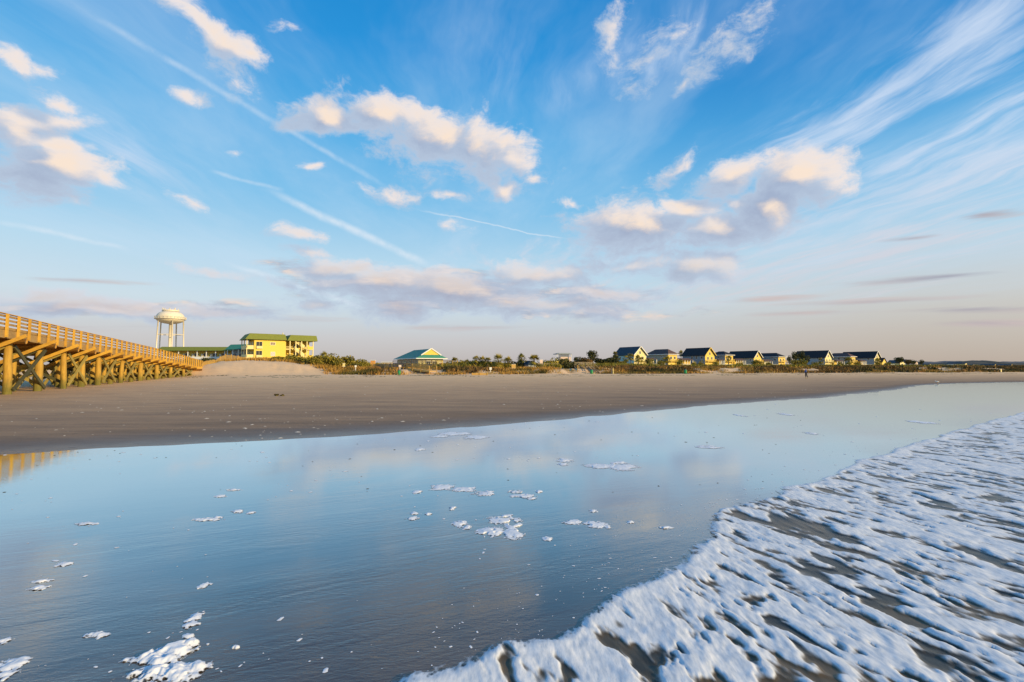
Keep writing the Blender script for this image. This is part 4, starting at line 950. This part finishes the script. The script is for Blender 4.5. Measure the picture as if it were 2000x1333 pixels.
for a in [(544,697,108,'pale oleander bush at the left of the hotel stair foot',34,'bush'),(572,693,109,'broad green bush hiding the foot of the hotel stairs',40,'bush'),(597,698,107,'green bush at the right foot of the hotel stair tower',30,'bush'),
 (614,694,104,'bush between the stair tower and the palm thicket',26,'bush'),(635,692,106,'dense bush under the tallest palm of the first thicket',38,'palm'),(655,699,106,'dark bush between the two palm thickets',26,'bush'),
 (682,696,110,'dark green bush right of the yellow sign',28,'bush'),(700,703,112,'round dark bush behind the white post',22,'bush'),(714,702,114,'olive bush left of the orange kiosk',26,'palm'),
 (690,709,105,'low dark shrub at the foot of the white post',30,'dark'),(742,712,112,'low olive shrub beneath the orange kiosk',20,'bush'),
 (878,704,128,'dark bush behind the golden deck right of the pavilion',20,'dark'),(898,706,124,'round bush beside the right end of the golden deck',20,'bush'),(918,708,122,'dark brushy clump left of the palm grove',22,'dark'),
 (938,705,121,'thick undergrowth at the foot of the palm grove',40,'bush'),(960,706,122,'dark undergrowth left of the broad golden palm',30,'dark'),(992,707,124,'dark undergrowth right of the broad golden palm',30,'dark'),
 (1018,705,120,'round dark shrub under the dark upright palm',20,'dark'),(1110,702,118,'large round dark green bush at the end of the boardwalk',30,'dark'),(1092,700,160,'green treetop strip left below the flat roofed lounge',34,'bush'),
 (1125,706,135,'leafy bush just left of the raised stair deck',18,'bush'),(1066,703,140,'low green crown between notice board and flat roofed lounge',18,'bush'),
 (1478,703,196,'round pale green bush at the corner of the long navy roofed house',18,'bush'),(1550,700,215,'golden green bush between the pines and the hipped house',16,'bush'),(1566,702,215,'round green bush left of the pale blue side wall',20,'bush'),
 (1424,713,180,'spiky dark bush under the thin tall palm',14,'dark'),(1272,698,205,'round bush between the first two gable houses',12,'bush'),(1290,702,200,'leafy bush below the grey wall of the brown hipped house',14,'bush'),(1326,702,200,'golden bush before the long white columned porch',14,'palm'),(1369,704,205,'olive bush at the end of the white railed deck',14,'bush'),(1396,706,205,'bush in front of the yellow gabled blue house',12,'palm'),(1444,707,205,'low golden bush right of the thin tall palm',12,'palm'),(1502,706,210,'dark green bush between grey house and low hipped house',14,'bush'),(1592,707,225,'low bush under the pale blue side wall',14,'bush'),(1641,706,228,'golden bush before the porch of the cream gabled house',12,'palm'),(1674,705,230,'bush before the second cream gabled house',12,'bush'),(1733,707,240,'bush at the right of the low yellow cottage',14,'bush'),(1030,704,128,'olive bush right of the round dark shrub',26,'palm'),(1074,705,135,'olive bush behind the notice board',26,'bush'),(908,704,128,'olive bush right of the small pavilion deck palm',26,'palm'),(1210,704,190,'thick bush at the foot of the pale teal wall',22,'bush'),(420,706,112,'dark bush behind the sand fence near the pier end',22,'dark'),(370,697,150,'light green bush in front of the long hotel wing',20,'bush'),(408,700,140,'dark shrub before the grey shaded hotel link',34,'dark'),(472,698,128,'dark shrub against the left corner of the yellow hotel',12,'dark')]:
    shrub(*a)
for a in [(1157,683,160,'tall dark pine with a broken crown behind the beach stairs',20,'dark'),(1142,698,160,'brownish tree left of the tall dark pine',22,'scrub'),(1174,699,165,'dark tree right of the tall dark pine',26,'dark'),(1190,700,170,'dense dark tree filling the gap before the teal house',28,'dark'),(1200,694,190,'dark tree touching the left end of the teal house',18,'dark'),
 (1128,697,165,'small dark tree behind the stair deck',14,'dark'),(1542,693,235,'leftmost dark pine of the clump between the houses',10,'dark'),(1552,686,240,'middle dark pine of the clump between the houses',13,'dark'),(1563,684,245,'tallest thin pine of the clump beside the pale blue house',11,'dark'),(1574,693,243,'dark tree at the left end of the pale blue house',12,'dark'),
 (1756,697,330,'dark round tree rising just past the row of houses',14,'dark'),(1772,702,345,'brown tree behind the steep gabled white cottages',11,'scrub'),(1783,703,350,'dark tree left of the peach cottage',9,'dark'),(1799,702,350,'thin dark tree right of the peach cottage',8,'dark'),(1265,700,210,'dark tree crown between the first two houses',8,'dark')]:
    shrub(*a, name='tree', cat='tree', trunk=True, group='trees behind the dune')
# --- mass vegetation on the dune: grass and scrub (uncountable)
def tufts(name, mat, n, fx, hgt, wdt, seed, blades=9, lean=.35, fn=None, spread=.35):
    r_ = np.random.RandomState(seed); px = fx(r_, n); Yc = None
    X_, Y_ = px; qx = 1000+F*X_/Y_; hid = (((qx > 738) & (qx < 852)) | ((qx > 1120) & (qx < 1168))) & (Y_ < 124) & (r_.rand(len(X_)) < .9); X_, Y_ = X_[~hid], Y_[~hid]; zg_ = ground_z(X_, Y_)-.06
    T_ = np.zeros((len(X_), blades, 3, 3)); base = np.stack([X_, Y_, zg_], -1)[:, None, :]
    off_ = r_.normal(size=(len(X_), blades, 3))*spread; off_[..., 2] = 0
    h = hgt*r_.uniform(.5, 1.25, (len(X_), blades)); dr = r_.normal(size=(len(X_), blades, 2))*lean
    b0 = base+off_; a = r_.uniform(0, math.pi, (len(X_), blades)); w_ = wdt*r_.uniform(.6, 1.3, a.shape)
    e = np.stack([np.cos(a)*w_/2, np.sin(a)*w_/2, np.zeros_like(a)], -1)
    T_[:, :, 0] = b0-e; T_[:, :, 1] = b0+e; T_[:, :, 2] = b0+np.stack([dr[..., 0]*h, dr[..., 1]*h, h], -1)
    o = leaves(name, T_.reshape(-1, 3), M[mat], None, r_.rand(len(X_)*blades)); tag(o, kind='stuff'); return o
def band(x0, x1, s0, s1, thr=.45, k=.18, sd_=3, dens=None):
    def f(r_, n):
        x = r_.uniform(x0, x1, n*3); s = s0+(s1-s0)*r_.rand(n*3)**1.3; y = Yf(x)+s
        ok = fbm(x*k, s*k*1.6, sd_, 3) > thr
        return x[ok][:n], y[ok][:n]
    return f
def hump(r_, n):       # right shoulder and crest of the big left dune
    x = r_.uniform(-64, -20, n*4); s = r_.uniform(-1, 26, n*4); y = Yf(x)+s
    lim = np.interp(x, [-64,-60,-52,-46,-42,-39,-36,-20], [9,15,15,13.5,11,7,2.5,.5])
    ok = (s > lim+r_.normal(size=len(x))*.6) & (fbm(x*.3, s*.3, 8, 3) > .36)
    return x[ok][:n], y[ok][:n]
tufts('dune_grass', 'rust', 2600, hump, .75, .16, 1, 10)
tufts('dune_scrub', 'scrub', 5200, band(-30, 230, 1.0, 30, .49, .10, 3), .80, .42, 2, 12, .5, spread=.6)
tufts('rust_grass', 'rust', 2600, band(-30, 150, .6, 14, .50, .16, 12), .6, .22, 3, 10, .45, spread=.5)
tufts('straw_grass', 'straw', 900, band(-30, 160, .2, 6, .52, .3, 22), .5, .12, 4, 9, .5)
def back(r_, n):
    x = r_.uniform(20, 170, n); y = Yf(x)+22+r_.uniform(0, 45, n); return x, y
tufts('hedge_thicket', 'bush', 2800, back, 1.05, .7, 5, 12, .5, spread=.9)
def back2(r_, n):
    x = r_.uniform(-40, 40, n); y = Yf(x)+16+r_.uniform(0, 30, n); return x, y
tufts('undergrowth', 'bush', 2200, back2, 1.35, .45, 6, 12, .5, spread=.8)
# ------------------------------------------------------------------ sand fence
fpts = [(393,718,92),(402,713,95),(418,705,99),(430,698,102),(440,693.5,104),(452,694,106),(465,696,108),(479,699,112)]
P3 = [at(a, b, y) for a, b, y in fpts]
fb = empty('sand_fence', (P3[0].x, P3[0].y, 0)); tag(fb, 'weathered picket sand fence climbing the big dune from the pier end', 'fence')
mb = MB(); wires = MB(); rr = random.Random(2)
for k in range(len(P3)-1):
    a, c = P3[k], P3[k+1]; n = max(2, int((c-a).length/.16))
    for q_ in range(n):
        p_ = a.lerp(c, q_/n); g0 = gz(p_.x, p_.y); tz = max(p_.z, g0+.7)+rr.uniform(-.08,.08); x, y = p_.x-P3[0].x, p_.y-P3[0].y; mb.beam((x,y,g0-.1),(x+rr.uniform(-.05,.05),y,tz), .07, .03)
    for h in (.35, .7):
        za, zc2 = gz(a.x, a.y)+h*1.1, gz(c.x, c.y)+h*1.1; wires.beam((a.x-P3[0].x,a.y-P3[0].y,za),(c.x-P3[0].x,c.y-P3[0].y,zc2), .03, .03)
mb.build('pickets', M['goldw'], fb); wires.build('wire', M['darkw'], fb)
for a in P3: q_ = MB(); q_.beam((a.x-P3[0].x,a.y-P3[0].y,gz(a.x,a.y)-.3),(a.x-P3[0].x,a.y-P3[0].y,a.z+.2), .12, .12); q_.build('post', M['goldw'], fb)
# ------------------------------------------------------------------ bins, signs, posts
def bin_(px, Y, label, lid='white'):
    x = (px-1000)/F*Y; b = empty('litter_barrel', (x, Y, gz(x, Y))); tag(b, label, 'bin', 'green litter barrels on the beach')
    mb = MB(); mb.lathe([(.27,0),(.31,.05),(.31,.28),(.335,.31),(.31,.34),(.31,.6),(.335,.63),(.31,.66),(.30,.88)], 20); mb.build('barrel', M['green'], b, True)
    mb = MB(); mb.lathe([(.32,.88),(.32,.93),(.16,1.08),(.05,1.1)], 20); mb.build('lid', M['darkw'], b, True); return b
bb = bin_(780, 97.5, 'bright green litter barrel beside the white post at the boardwalk')
bb = bin_(1155, 108.5, 'green litter barrel at the foot of the beach stairs')
bb = bin_(1338, 113.5, 'dark green litter barrel alone on the upper beach before the scrub')
def signpost(px, pyt, Y, w_, h_, mat, label, pm_='white', name='sign', cat='sign', tilt=0):
    x = (px-1000)/F*Y; g0 = gz(x, Y); zt_ = at(px, pyt, Y).z; b = empty(name, (x, Y, g0), R(20)); tag(b, label, cat)
    H = zt_-g0; mb = MB(); mb.box(-.06, .06, -.05, .05, -.3, H-.05); mb.build('post', M[pm_], b)
    mb = MB(); mb.box(-w_/2, w_/2, -.10, -.055, H-h_, H); mb.build('board', M[mat], b)
    mb = MB(); t = .04; mb.box(-w_/2-t, w_/2+t, -.115, -.10, H-t, H+.01); mb.box(-w_/2-t, w_/2+t, -.115, -.10, H-h_-.01, H-h_+t); mb.build('trim', M['white'], b); return b
signpost(672, 710, 102, .5, .7, 'sign', 'small yellow sign on a post before the second palm thicket', 'goldw')
signpost(695, 714, 99, .35, .35, 'white', 'white post with a square head right of the yellow sign')
signpost(781.5, 713.5, 98, .5, .35, 'pink', 'white pole with a pinkish red plate behind the bright green barrel')
signpost(1057, 703, 126, .8, 1.1, 'pink', 'pale notice board on a pole right of the golden palm')
signpost(958, 718, 106, .5, .5, 'white', 'small white board at the foot of the palm grove')
signpost(1003, 712, 110, 1.0, .9, 'goldw', 'brown noticeboard on the dune between two palms', 'goldw')
signpost(1953, 721.5, 140, .5, .8, 'sign', 'tiny bright yellow marker on the far upper beach', 'goldw')
for px, Y, lb, mt in ((1194,108.5,'dark short post at the dune foot before the trees','darkw'),(1197,108.8,'yellow green short post next to the dark one at the dune foot','sign'),(1128,110,'tall thin golden post left of the beach stairs','goldw')):
    x = (px-1000)/F*Y; b = MB(); b.tube([(0,0,-.3),(.02,0,1.0),(0,0,1.35)], [.11,.1,.09], 10); b.tube([(0,0,1.3),(0,0,1.38)], .12, 10); o = b.build('wooden_post', M[mt], None, True, (x, Y, gz(x, Y))); tag(o, lb, 'post')
# low retaining board at the dune foot
a = at(921, 731.5, 95); b = empty('planter_box', (a.x, a.y, gz(a.x, a.y)), R(8)); tag(b, 'long low golden timber edging at the dune foot below the palm grove', 'timber edging')
for k in range(3): mb = MB(); mb.box(0, 3.2, -.05-.01*k, .05, .02+k*.14, .14+k*.14); mb.build('plank', M['goldw'], b)
for x in (.1, 1.6, 3.1): mb = MB(); mb.box(x-.06, x+.06, -.16, -.08, -.2, .5); mb.build('stake', M['goldw'], b)
# ------------------------------------------------------------------ walker on the beach
def skin_fig(name, verts, edges, radii, mat, parent=None, root=0, sub=1):
    me = bpy.data.meshes.new(name); me.from_pydata(verts, edges, []); me.update(); me.materials.append(mat)
    o = bpy.data.objects.new(name, me); col.objects.link(o)
    if parent: o.parent = parent
    md = o.modifiers.new('skin', 'SKIN'); md.use_smooth_shade = True
    if not me.skin_vertices: me.attributes  # layer is made with the modifier
    for i_, r_ in enumerate(radii):
        me.skin_vertices[0].data[i_].radius = r_ if isinstance(r_, tuple) else (r_, r_)
    me.skin_vertices[0].data[root].use_root = True
    s = o.modifiers.new('subd', 'SUBSURF'); s.levels = s.render_levels = sub; return o
M['skin'] = rough_mat('skin', (.45,.27,.18), (.52,.32,.22), 6, .55)
M['jacket'] = rough_mat('blue_jacket', (.012,.06,.28), (.02,.09,.38), 8, .7)
M['shorts'] = rough_mat('dark_trousers', (.015,.017,.025), (.03,.03,.04), 8, .8)
M['hair'] = rough_mat('hair', (.10,.04,.02), (.16,.06,.03), 20, .7)
M['shoe'] = rough_mat('yellow_shoe', (.45,.45,.12), (.6,.6,.2), 8, .6)
px_, Yp = 1573, 80; xw = (px_-1000)/F*Yp
# x = right of figure as seen, walks away to the left; z up
V_ = [(0,0,.98),(0,.01,1.15),(0,.02,1.38),(0,.0,1.50),(0,-.01,1.56),(0,-.02,1.66),(0,-.01,1.74),
 (-.10,0,.93),(-.14,.10,.52),(-.17,-.02,.10),(-.19,.14,.04),          # leg one: hip knee ankle toe
 (.10,0,.93),(.15,-.10,.53),(.19,-.30,.13),(.20,-.16,.05),             # leg two
 (-.17,.02,1.44),(-.25,.10,1.17),(-.22,.26,1.00),(-.21,.31,.97),       # arm one
 (.17,.02,1.44),(.25,-.10,1.18),(.25,.02,.98),(.25,.05,.93)]           # arm two
E_ = [(0,1),(1,2),(2,3),(3,4),(4,5),(5,6),(0,7),(7,8),(8,9),(9,10),(0,11),(11,12),(12,13),(13,14),(2,15),(15,16),(16,17),(17,18),(2,19),(19,20),(20,21),(21,22)]
Rd = [(.13,.10),(.12,.09),(.15,.10),.055,.07,.095,.07,.085,.06,.038,.035,.085,.06,.038,.035,.06,.045,.032,.035,.06,.045,.032,.035]
def hand(b0, d, n0):
    base = len(V_); 
    for k in range(5):
        o_ = (k-2)*.018; V_.append((b0[0]+o_*(.3), b0[1]+d[1]*.03+o_, b0[2]-.03)); V_.append((b0[0]+o_*.3, b0[1]+d[1]*.05+o_*1.2, b0[2]-.075+abs(k-2)*.008))
        E_.append((n0, len(V_)-2)); E_.append((len(V_)-2, len(V_)-1)); Rd.extend([.009, .008])
hand(V_[18], (0, 1, 0), 18); hand(V_[22], (0, 1, 0), 22)
walker = skin_fig('person', V_, E_, Rd, M['skin']); walker.location = (xw, Yp, gz(xw, Yp)+.02); walker.rotation_euler = (0, 0, R(60))
tag(walker, 'lone walker in a blue jacket and dark trousers crossing the wide empty beach', 'person')
skin_fig('jacket', [V_[0],V_[1],V_[2],V_[3],V_[15],V_[16],V_[17],V_[19],V_[20],V_[21]], [(0,1),(1,2),(2,3),(2,4),(4,5),(5,6),(2,7),(7,8),(8,9)], [(.17,.13),(.16,.125),(.185,.13),.085,.085,.065,.05,.085,.065,.05], M['jacket'], walker)
skin_fig('trousers', [V_[0],V_[7],V_[8],(-.163,.01,.2),V_[11],V_[12],(.183,-.26,.2)], [(0,1),(1,2),(2,3),(0,4),(4,5),(5,6)], [(.15,.12),.11,.085,.06,.11,.085,.06], M['shorts'], walker)
skin_fig('hair', [(0,.0,1.70),(0,.0,1.76),(0,.03,1.66)], [(0,1),(0,2)], [.10,.075,.085], M['hair'], walker)
for a, c in ((V_[9], V_[10]), (V_[13], V_[14])):
    skin_fig('shoe', [(a[0],a[1]-.03,a[2]-.04),(c[0],c[1],c[2])], [(0,1)], [.05,.045], M['shoe'], walker)
# gull at the water's edge
x, y = gnd(1831, 748, .1); gb = [(0,0,.22),(.16,0,.25),(-.2,0,.2),(.22,0,.33),(.29,0,.35)]
gull = skin_fig('seagull', gb, [(0,1),(0,2),(1,3),(3,4)], [.085,.06,.02,.045,.015], M['white']); gull.location = (x, y, gz(x, y)); gull.rotation_euler = (0, 0, R(160))
tag(gull, 'small white gull standing at the far water edge', 'bird')
for s in (-.03, .03): mb = MB(); mb.tube([(0,s,.17),(0,s,-.01)], .012, 6); mb.build('leg', M['orange'], gull)
# ------------------------------------------------------------------ debris on the sand
M['weed'] = rough_mat('seaweed', (.02,.017,.006), (.16,.12,.02), 9, .9)
for q_, (dx, lb) in enumerate(((-.1,'left one of two dark seaweed clumps on the open sand'),(.32,'right one of two dark seaweed clumps on the open sand'))):
    x, y = gnd(543, 774, .1); r_ = np.random.RandomState(q_); T_, tn = crown(r_, 260, .17, .12, .08, .06, .07, 5, -.8)
    b = empty('seaweed_clump', (x+dx, y, gz(x+dx, y))); tag(b, lb, 'seaweed', 'seaweed clumps on the sand'); o = leaves('fronds', T_, M['weed'], b, tn); mb = MB(); mb.lathe([(.12,-.02),(.13,.04),(.05,.09)], 9); mb.build('mat', M['weed'], b, True)
M['shell'] = rough_mat('shell', (.55,.45,.33), (.75,.68,.56), 9, .6)
rs2 = np.random.RandomState(9)
def scatter(name, n, sampler, size, mat, flat=.4, seed=1):
    """irregular small pebble-like bits, one mass"""
    r_ = np.random.RandomState(seed); X_, Y_ = sampler(r_, n); Z_ = ground_z(X_, Y_); Z_ = np.where(Y_ < Ys(X_), .006, Z_)
    base = np.array([(1.1,0,0),(.6,.8,0),(0,.8,0),(-.9,.7,0),(-1,0,0),(-.6,-.9,0),(.1,-.7,0),(.8,-.7,0),(0,0,1.)]); fc = [(k, (k+1) % 8, 8) for k in range(8)]
    s = size*np.minimum(r_.lognormal(0, .5, len(X_)), 2.2)*np.clip(Y_/11, .45, 1.3); rot = r_.uniform(0, 6.3, len(X_)); st = r_.uniform(.6, 1.9, len(X_))
    bx = base[None, :, 0]*s[:, None]*st[:, None]; by = base[None, :, 1]*s[:, None]; bz = base[None, :, 2]*s[:, None]*flat
    c_, s_ = np.cos(rot)[:, None], np.sin(rot)[:, None]; V = np.stack([X_[:, None]+bx*c_-by*s_, Y_[:, None]+bx*s_+by*c_, Z_[:, None]+bz], -1).reshape(-1, 3)
    Fc = (np.array(fc)[None]+9*np.arange(len(X_))[:, None, None]).reshape(-1, 3); o = obj(name, V, Fc, mat, smooth=True); tag(o, kind='stuff'); return o
def sand_s(r_, n):
    y = 12+70*r_.rand(n*3)**1.6; x = r_.uniform(-1.1, 1.1, n*3)*y; ok = (y > Ys(x)+.2) & (y < Yf(x)-4) & (fbm(x*.25, y*.25, 40, 2) > .47); return x[ok][:n], y[ok][:n]
scatter('shell_fragments', 700, sand_s, .022, M['shell'], .4, 1)
def wrack_s(r_, n):
    x = r_.uniform(-60, 130, n*3); k = r_.choice([-3.5, -9.0, -15], n*3, p=[.45,.35,.2]); y = Yf(x)+k+r_.normal(size=n*3)*.35+(fbm(x*.1, k, 60, 3)-.5)*3; ok = fbm(x*.3, k*3, 66, 2) > .5; return x[ok][:n], y[ok][:n]
scatter('beach_wrack', 2600, wrack_s, .085, M['weed'], .3, 2)
# ------------------------------------------------------------------ foam left on the wet sand
m, T, p = newmat('foam')
g = T.n('ShaderNodeNewGeometry').outputs['Position']; n1 = T.noise(g, 45, 4, .7); n2 = T.noise(g, 12, 3, .6)
T.nt.links.new(T.mix(T.rng(n2, .3, .7), (.68,.71,.76), (.86,.86,.86)), p.inputs['Base Color']); p.inputs['Roughness'].default_value = .7
T.nt.links.new(T.n('ShaderNodeBump', {'Height': n1, 'Strength': .35, 'Distance': .006}).outputs[0], p.inputs['Normal']); M['fleck'] = m
m, T, p = newmat('bubble_raft')
g = T.n('ShaderNodeNewGeometry').outputs['Position']; n1 = T.noise(g, 45, 4, .7); n2 = T.noise(g, 12, 3, .6)
vo = T.n('ShaderNodeTexVoronoi', {'Vector': g, 'Scale': 28.0}).outputs['Distance']
cv = T.n('ShaderNodeAttribute', attribute_name='cover').outputs['Fac']
al = T.rng(T.m('ADD', cv, T.m('ADD', T.m('MULTIPLY', T.m('SUBTRACT', n1, .5), .9), T.m('MULTIPLY', T.m('SUBTRACT', .42, vo), -.7))), .16, .48, smooth=True)
T.nt.links.new(T.mix(T.rng(n2, .3, .7), (.62,.67,.74), (.86,.86,.86)), p.inputs['Base Color']); p.inputs['Roughness'].default_value = .7
T.nt.links.new(al, p.inputs['Alpha'])
T.nt.links.new(T.n('ShaderNodeBump', {'Height': n1, 'Strength': .4, 'Distance': .006}).outputs[0], p.inputs['Normal']); M['foam'] = m
def foam_patch(ells, label, thick=.03, hole=.5, res=None, seed=0):
    """ells: (px,py,rx,ry) in picture units -> an irregular lumpy raft of bubbles on the ground"""
    G_ = []
    for px, py, rx, ry in ells:
        x, y = gnd(px, py); x2, _ = gnd(px+rx, py); _, y2 = gnd(px, py-ry); _, y3 = gnd(px, py+ry); G_.append((x, (y2+y3)/2, abs(x2-x), abs(y2-y3)/2))
    x0 = min(a[0]-a[2] for a in G_)-.05; x1 = max(a[0]+a[2] for a in G_)+.05; y0 = min(a[1]-a[3] for a in G_)-.05; y1 = max(a[1]+a[3] for a in G_)+.05
    st = max(.008, max(x1-x0, y1-y0)/150); nx = int((x1-x0)/st)+2; ny = int((y1-y0)/st)+2
    X_, Y_ = np.meshgrid(np.linspace(x0, x1, nx), np.linspace(y0, y1, ny)); sc_ = np.mean([min(a[2], a[3]) for a in G_])
    k = 1/max(sc_, .02); fw = (fbm(X_*k*1.1, Y_*k*1.1, seed+1, 4, .6)-.5); fv = (fbm(X_*k*1.1+7, Y_*k*1.1, seed+5, 4, .6)-.5)
    h = np.full(X_.shape, -9.)
    for ax, ay, rx, ry in G_: h = np.maximum(h, 1-np.hypot((X_+fw*rx*.7-ax)/rx, (Y_+fv*ry*.7-ay)/ry))
    h = h + (fbm(X_*k*1.6, Y_*k*1.6, seed+9, 4, .6)-.5)*.62
    hol = fbm(X_*k*1.3+3, Y_*k*1.3, seed+13, 2); h = h - hole*sstep(.56, .66, hol)*2.4
    z = np.where(h > 0, .006+thick*np.clip(h*1.5, 0, 1)**1.4*(.7+.35*fbm(X_*9, Y_*9, seed+3, 2)), -.004)
    cx, cy = (x0+x1)/2, (y0+y1)/2
    V = np.stack([X_-cx, Y_-cy, z], -1).reshape(-1, 3); i_, j_ = np.meshgrid(np.arange(ny-1), np.arange(nx-1), indexing='ij')
    Fc = np.stack([i_*nx+j_, i_*nx+j_+1, (i_+1)*nx+j_+1, (i_+1)*nx+j_], -1).reshape(-1, 4); Fc = Fc[(z.ravel() > 0)[Fc].any(1)]
    if len(Fc) == 0: return None
    used = np.unique(Fc); rm = np.zeros(len(V), int); rm[used] = np.arange(len(used))
    o = obj('foam_patch', V[used], rm[Fc], M['foam'], None, True, (cx, cy, 0)); a_ = o.data.attributes.new('cover', 'FLOAT', 'POINT'); a_.data.foreach_set('value', np.clip(h*1.5, 0, 1).ravel()[used].astype(np.float32)); tag(o, label, 'sea foam', 'foam patches on the wet sand'); return o
PATCH = [
 ([(865,952,26,7),(905,957,30,6),(945,964,26,6)], 'long foam streak with a thick left end below the middle of the wet sand'),
 ([(1005,962,20,4),(1022,970,26,5),(1040,975,12,3)], 'thin branching foam streak right of the long thick one'),
 ([(896,1025,17,9),(912,1032,10,5)], 'small ragged foam piece touching the lacy foam ring on its left'),
 ([(960,1040,34,11),(1000,1044,28,11),(985,1018,38,9),(1005,1028,22,9),(990,1010,12,5)], 'large lacy foam raft with round holes in the middle of the wet sand'),
 ([(1120,1021,30,5),(1160,1025,34,8),(1186,1031,14,5)], 'smooth foam streak right of the lacy foam raft'),
 ([(1068,1054,12,5)], 'small comma shaped foam fleck below the lacy foam raft'),
 ([(1170,912,40,5),(1215,914,38,8),(1212,905,22,4)], 'long flat foam streak farther off to the right of the middle'),
 ([(1102,900,20,5),(1100,908,12,3)], 'little foam dab left of the long flat far streak'),
 ([(1385,874,29,4)], 'slim foam strip on the grey wet sand right of centre'),
 ([(1588,848,13,4)], 'round foam dab nearest the right edge of the grey shine'),
 ([(1800,825,24,4)], 'foam dab lying just above the surf at the right'),
 ([(1535,810,12,3)], 'tiny foam dab near the far shoreline, second from the right'),
 ([(1445,812,8,3)], 'tiny foam dab near the far shoreline, left of its twin'),
 ([(300,1290,62,20),(350,1270,50,18),(320,1318,80,24),(385,1305,30,16),(372,1262,26,10)], 'biggest foam raft, sunlit, at the bottom left of the wet sand'),
 ([(380,1208,14,16),(373,1222,18,9)], 'hooked foam piece just above the biggest raft'),
 ([(368,1244,16,6)], 'small foam sliver between the hooked piece and the biggest raft'),
 ([(189,1242,27,8)], 'almond shaped foam patch left of the biggest raft'),
 ([(20,1300,34,18),(5,1320,30,16),(40,1290,16,8)], 'foam raft cut by the lower left corner'),
 ([(5,1255,18,8)], 'small foam piece above the lower left corner raft'),
 ([(84,1136,18,5)], 'upper of two small foam slivers at the left'), ([(75,1150,20,5)], 'lower of two small foam slivers at the left'),
 ([(123,1104,17,5)], 'foam sliver above the two small ones at the left'),
 ([(398,1145,13,7)], 'slanted foam sliver standing alone left of the middle'), ([(171,1024,27,4)], 'thin long foam sliver in the blue reflection at the left'),
 ([(405,1016,33,4),(425,1012,12,3)], 'thin double foam streak in the blue reflection'), ([(460,1266,9,4)], 'tiny foam dot right of the biggest raft'),
 ([(1298,1032,19,3)], 'thin tilted foam sliver near the surf edge'), ([(1158,999,12,3)], 'small foam sliver above the smooth streak'), ([(1232,1021,10,3)], 'small foam dot right of the smooth streak'),
 ([(805,1014,14,5)], 'foam dab left of the lacy raft, lower of two'), ([(808,1004,10,3)], 'foam dab left of the lacy raft, upper of two'), ([(835,1005,11,2.5)], 'narrow foam dash between the two dabs and the lacy raft'),
 ([(815,962,11,4)], 'foam dab under the left end of the long thick streak'), ([(884,994,8,4)], 'foam dot below the long thick streak'), ([(820,879,14,3)], 'foam dab in the pink reflection near the shoreline'),
 ([(890,848,40,4),(930,855,26,4),(860,853,20,3)], 'broken foam line close to the middle of the shoreline'), ([(1052,961,8,3)], 'foam dot at the tip of the thin branching streak'),
 ([(465,1000,16,4),(490,1003,10,3)], 'pair of joined foam crumbs in the blue reflection'), ([(430,970,14,3)], 'small foam crumb far in the blue reflection'), ([(455,958,16,3)], 'small foam crumb beside the far one in the blue reflection')]
for q_, (e, lb) in enumerate(PATCH):
    big = len(e) > 3
    foam_patch(e, lb, .045 if big and e[0][1] > 1200 else .016, .5 if big and e[0][1] < 1200 else .12, seed=q_*7)
def foam_s(r_, n):
    y = 3.6+26*r_.rand(n*6)**1.8; x = r_.uniform(-1.05, 1.0, n*6)*y; g_ = fbm(x*.45+y*.3, y*.5, 90, 3)
    px = 1000+F*x/y; w_ = np.exp(-((px-820)/220)**2)*1.0*(y > 9)+.35; ok = (y < Ys(x)-.1) & (sdist(x, y) < -.15) & (r_.rand(n*6) < w_*sstep(.45,.62,g_)); return x[ok][:n], y[ok][:n]
o = scatter('foam_flecks', 300, foam_s, .022, M['fleck'], .3, 5)
def foam_e(r_, n):     # flecks riding just ahead of the surf
    k = r_.randint(2, len(ED)-3, n); t = r_.rand(n); x = ED[k, 0]*(1-t)+ED[k+1, 0]*t-r_.exponential(.5, n)*.8; y = ED[k, 1]*(1-t)+ED[k+1, 1]*t+r_.exponential(.35, n); ok = sdist(x, y) < -.03; return x[ok], y[ok]
scatter('surf_flecks', 260, foam_e, .012, M['fleck'], .3, 8)
def deb_s(r_, n):
    y = 8+18*r_.rand(n*3)**1.3; x = r_.uniform(-1.1, .6, n*3)*y; ok = (y < Ys(x)-.1) & (sdist(x, y) < -.3); return x[ok][:n], y[ok][:n]
scatter('wet_shell_bits', 90, deb_s, .013, M['weed'], .3, 11)
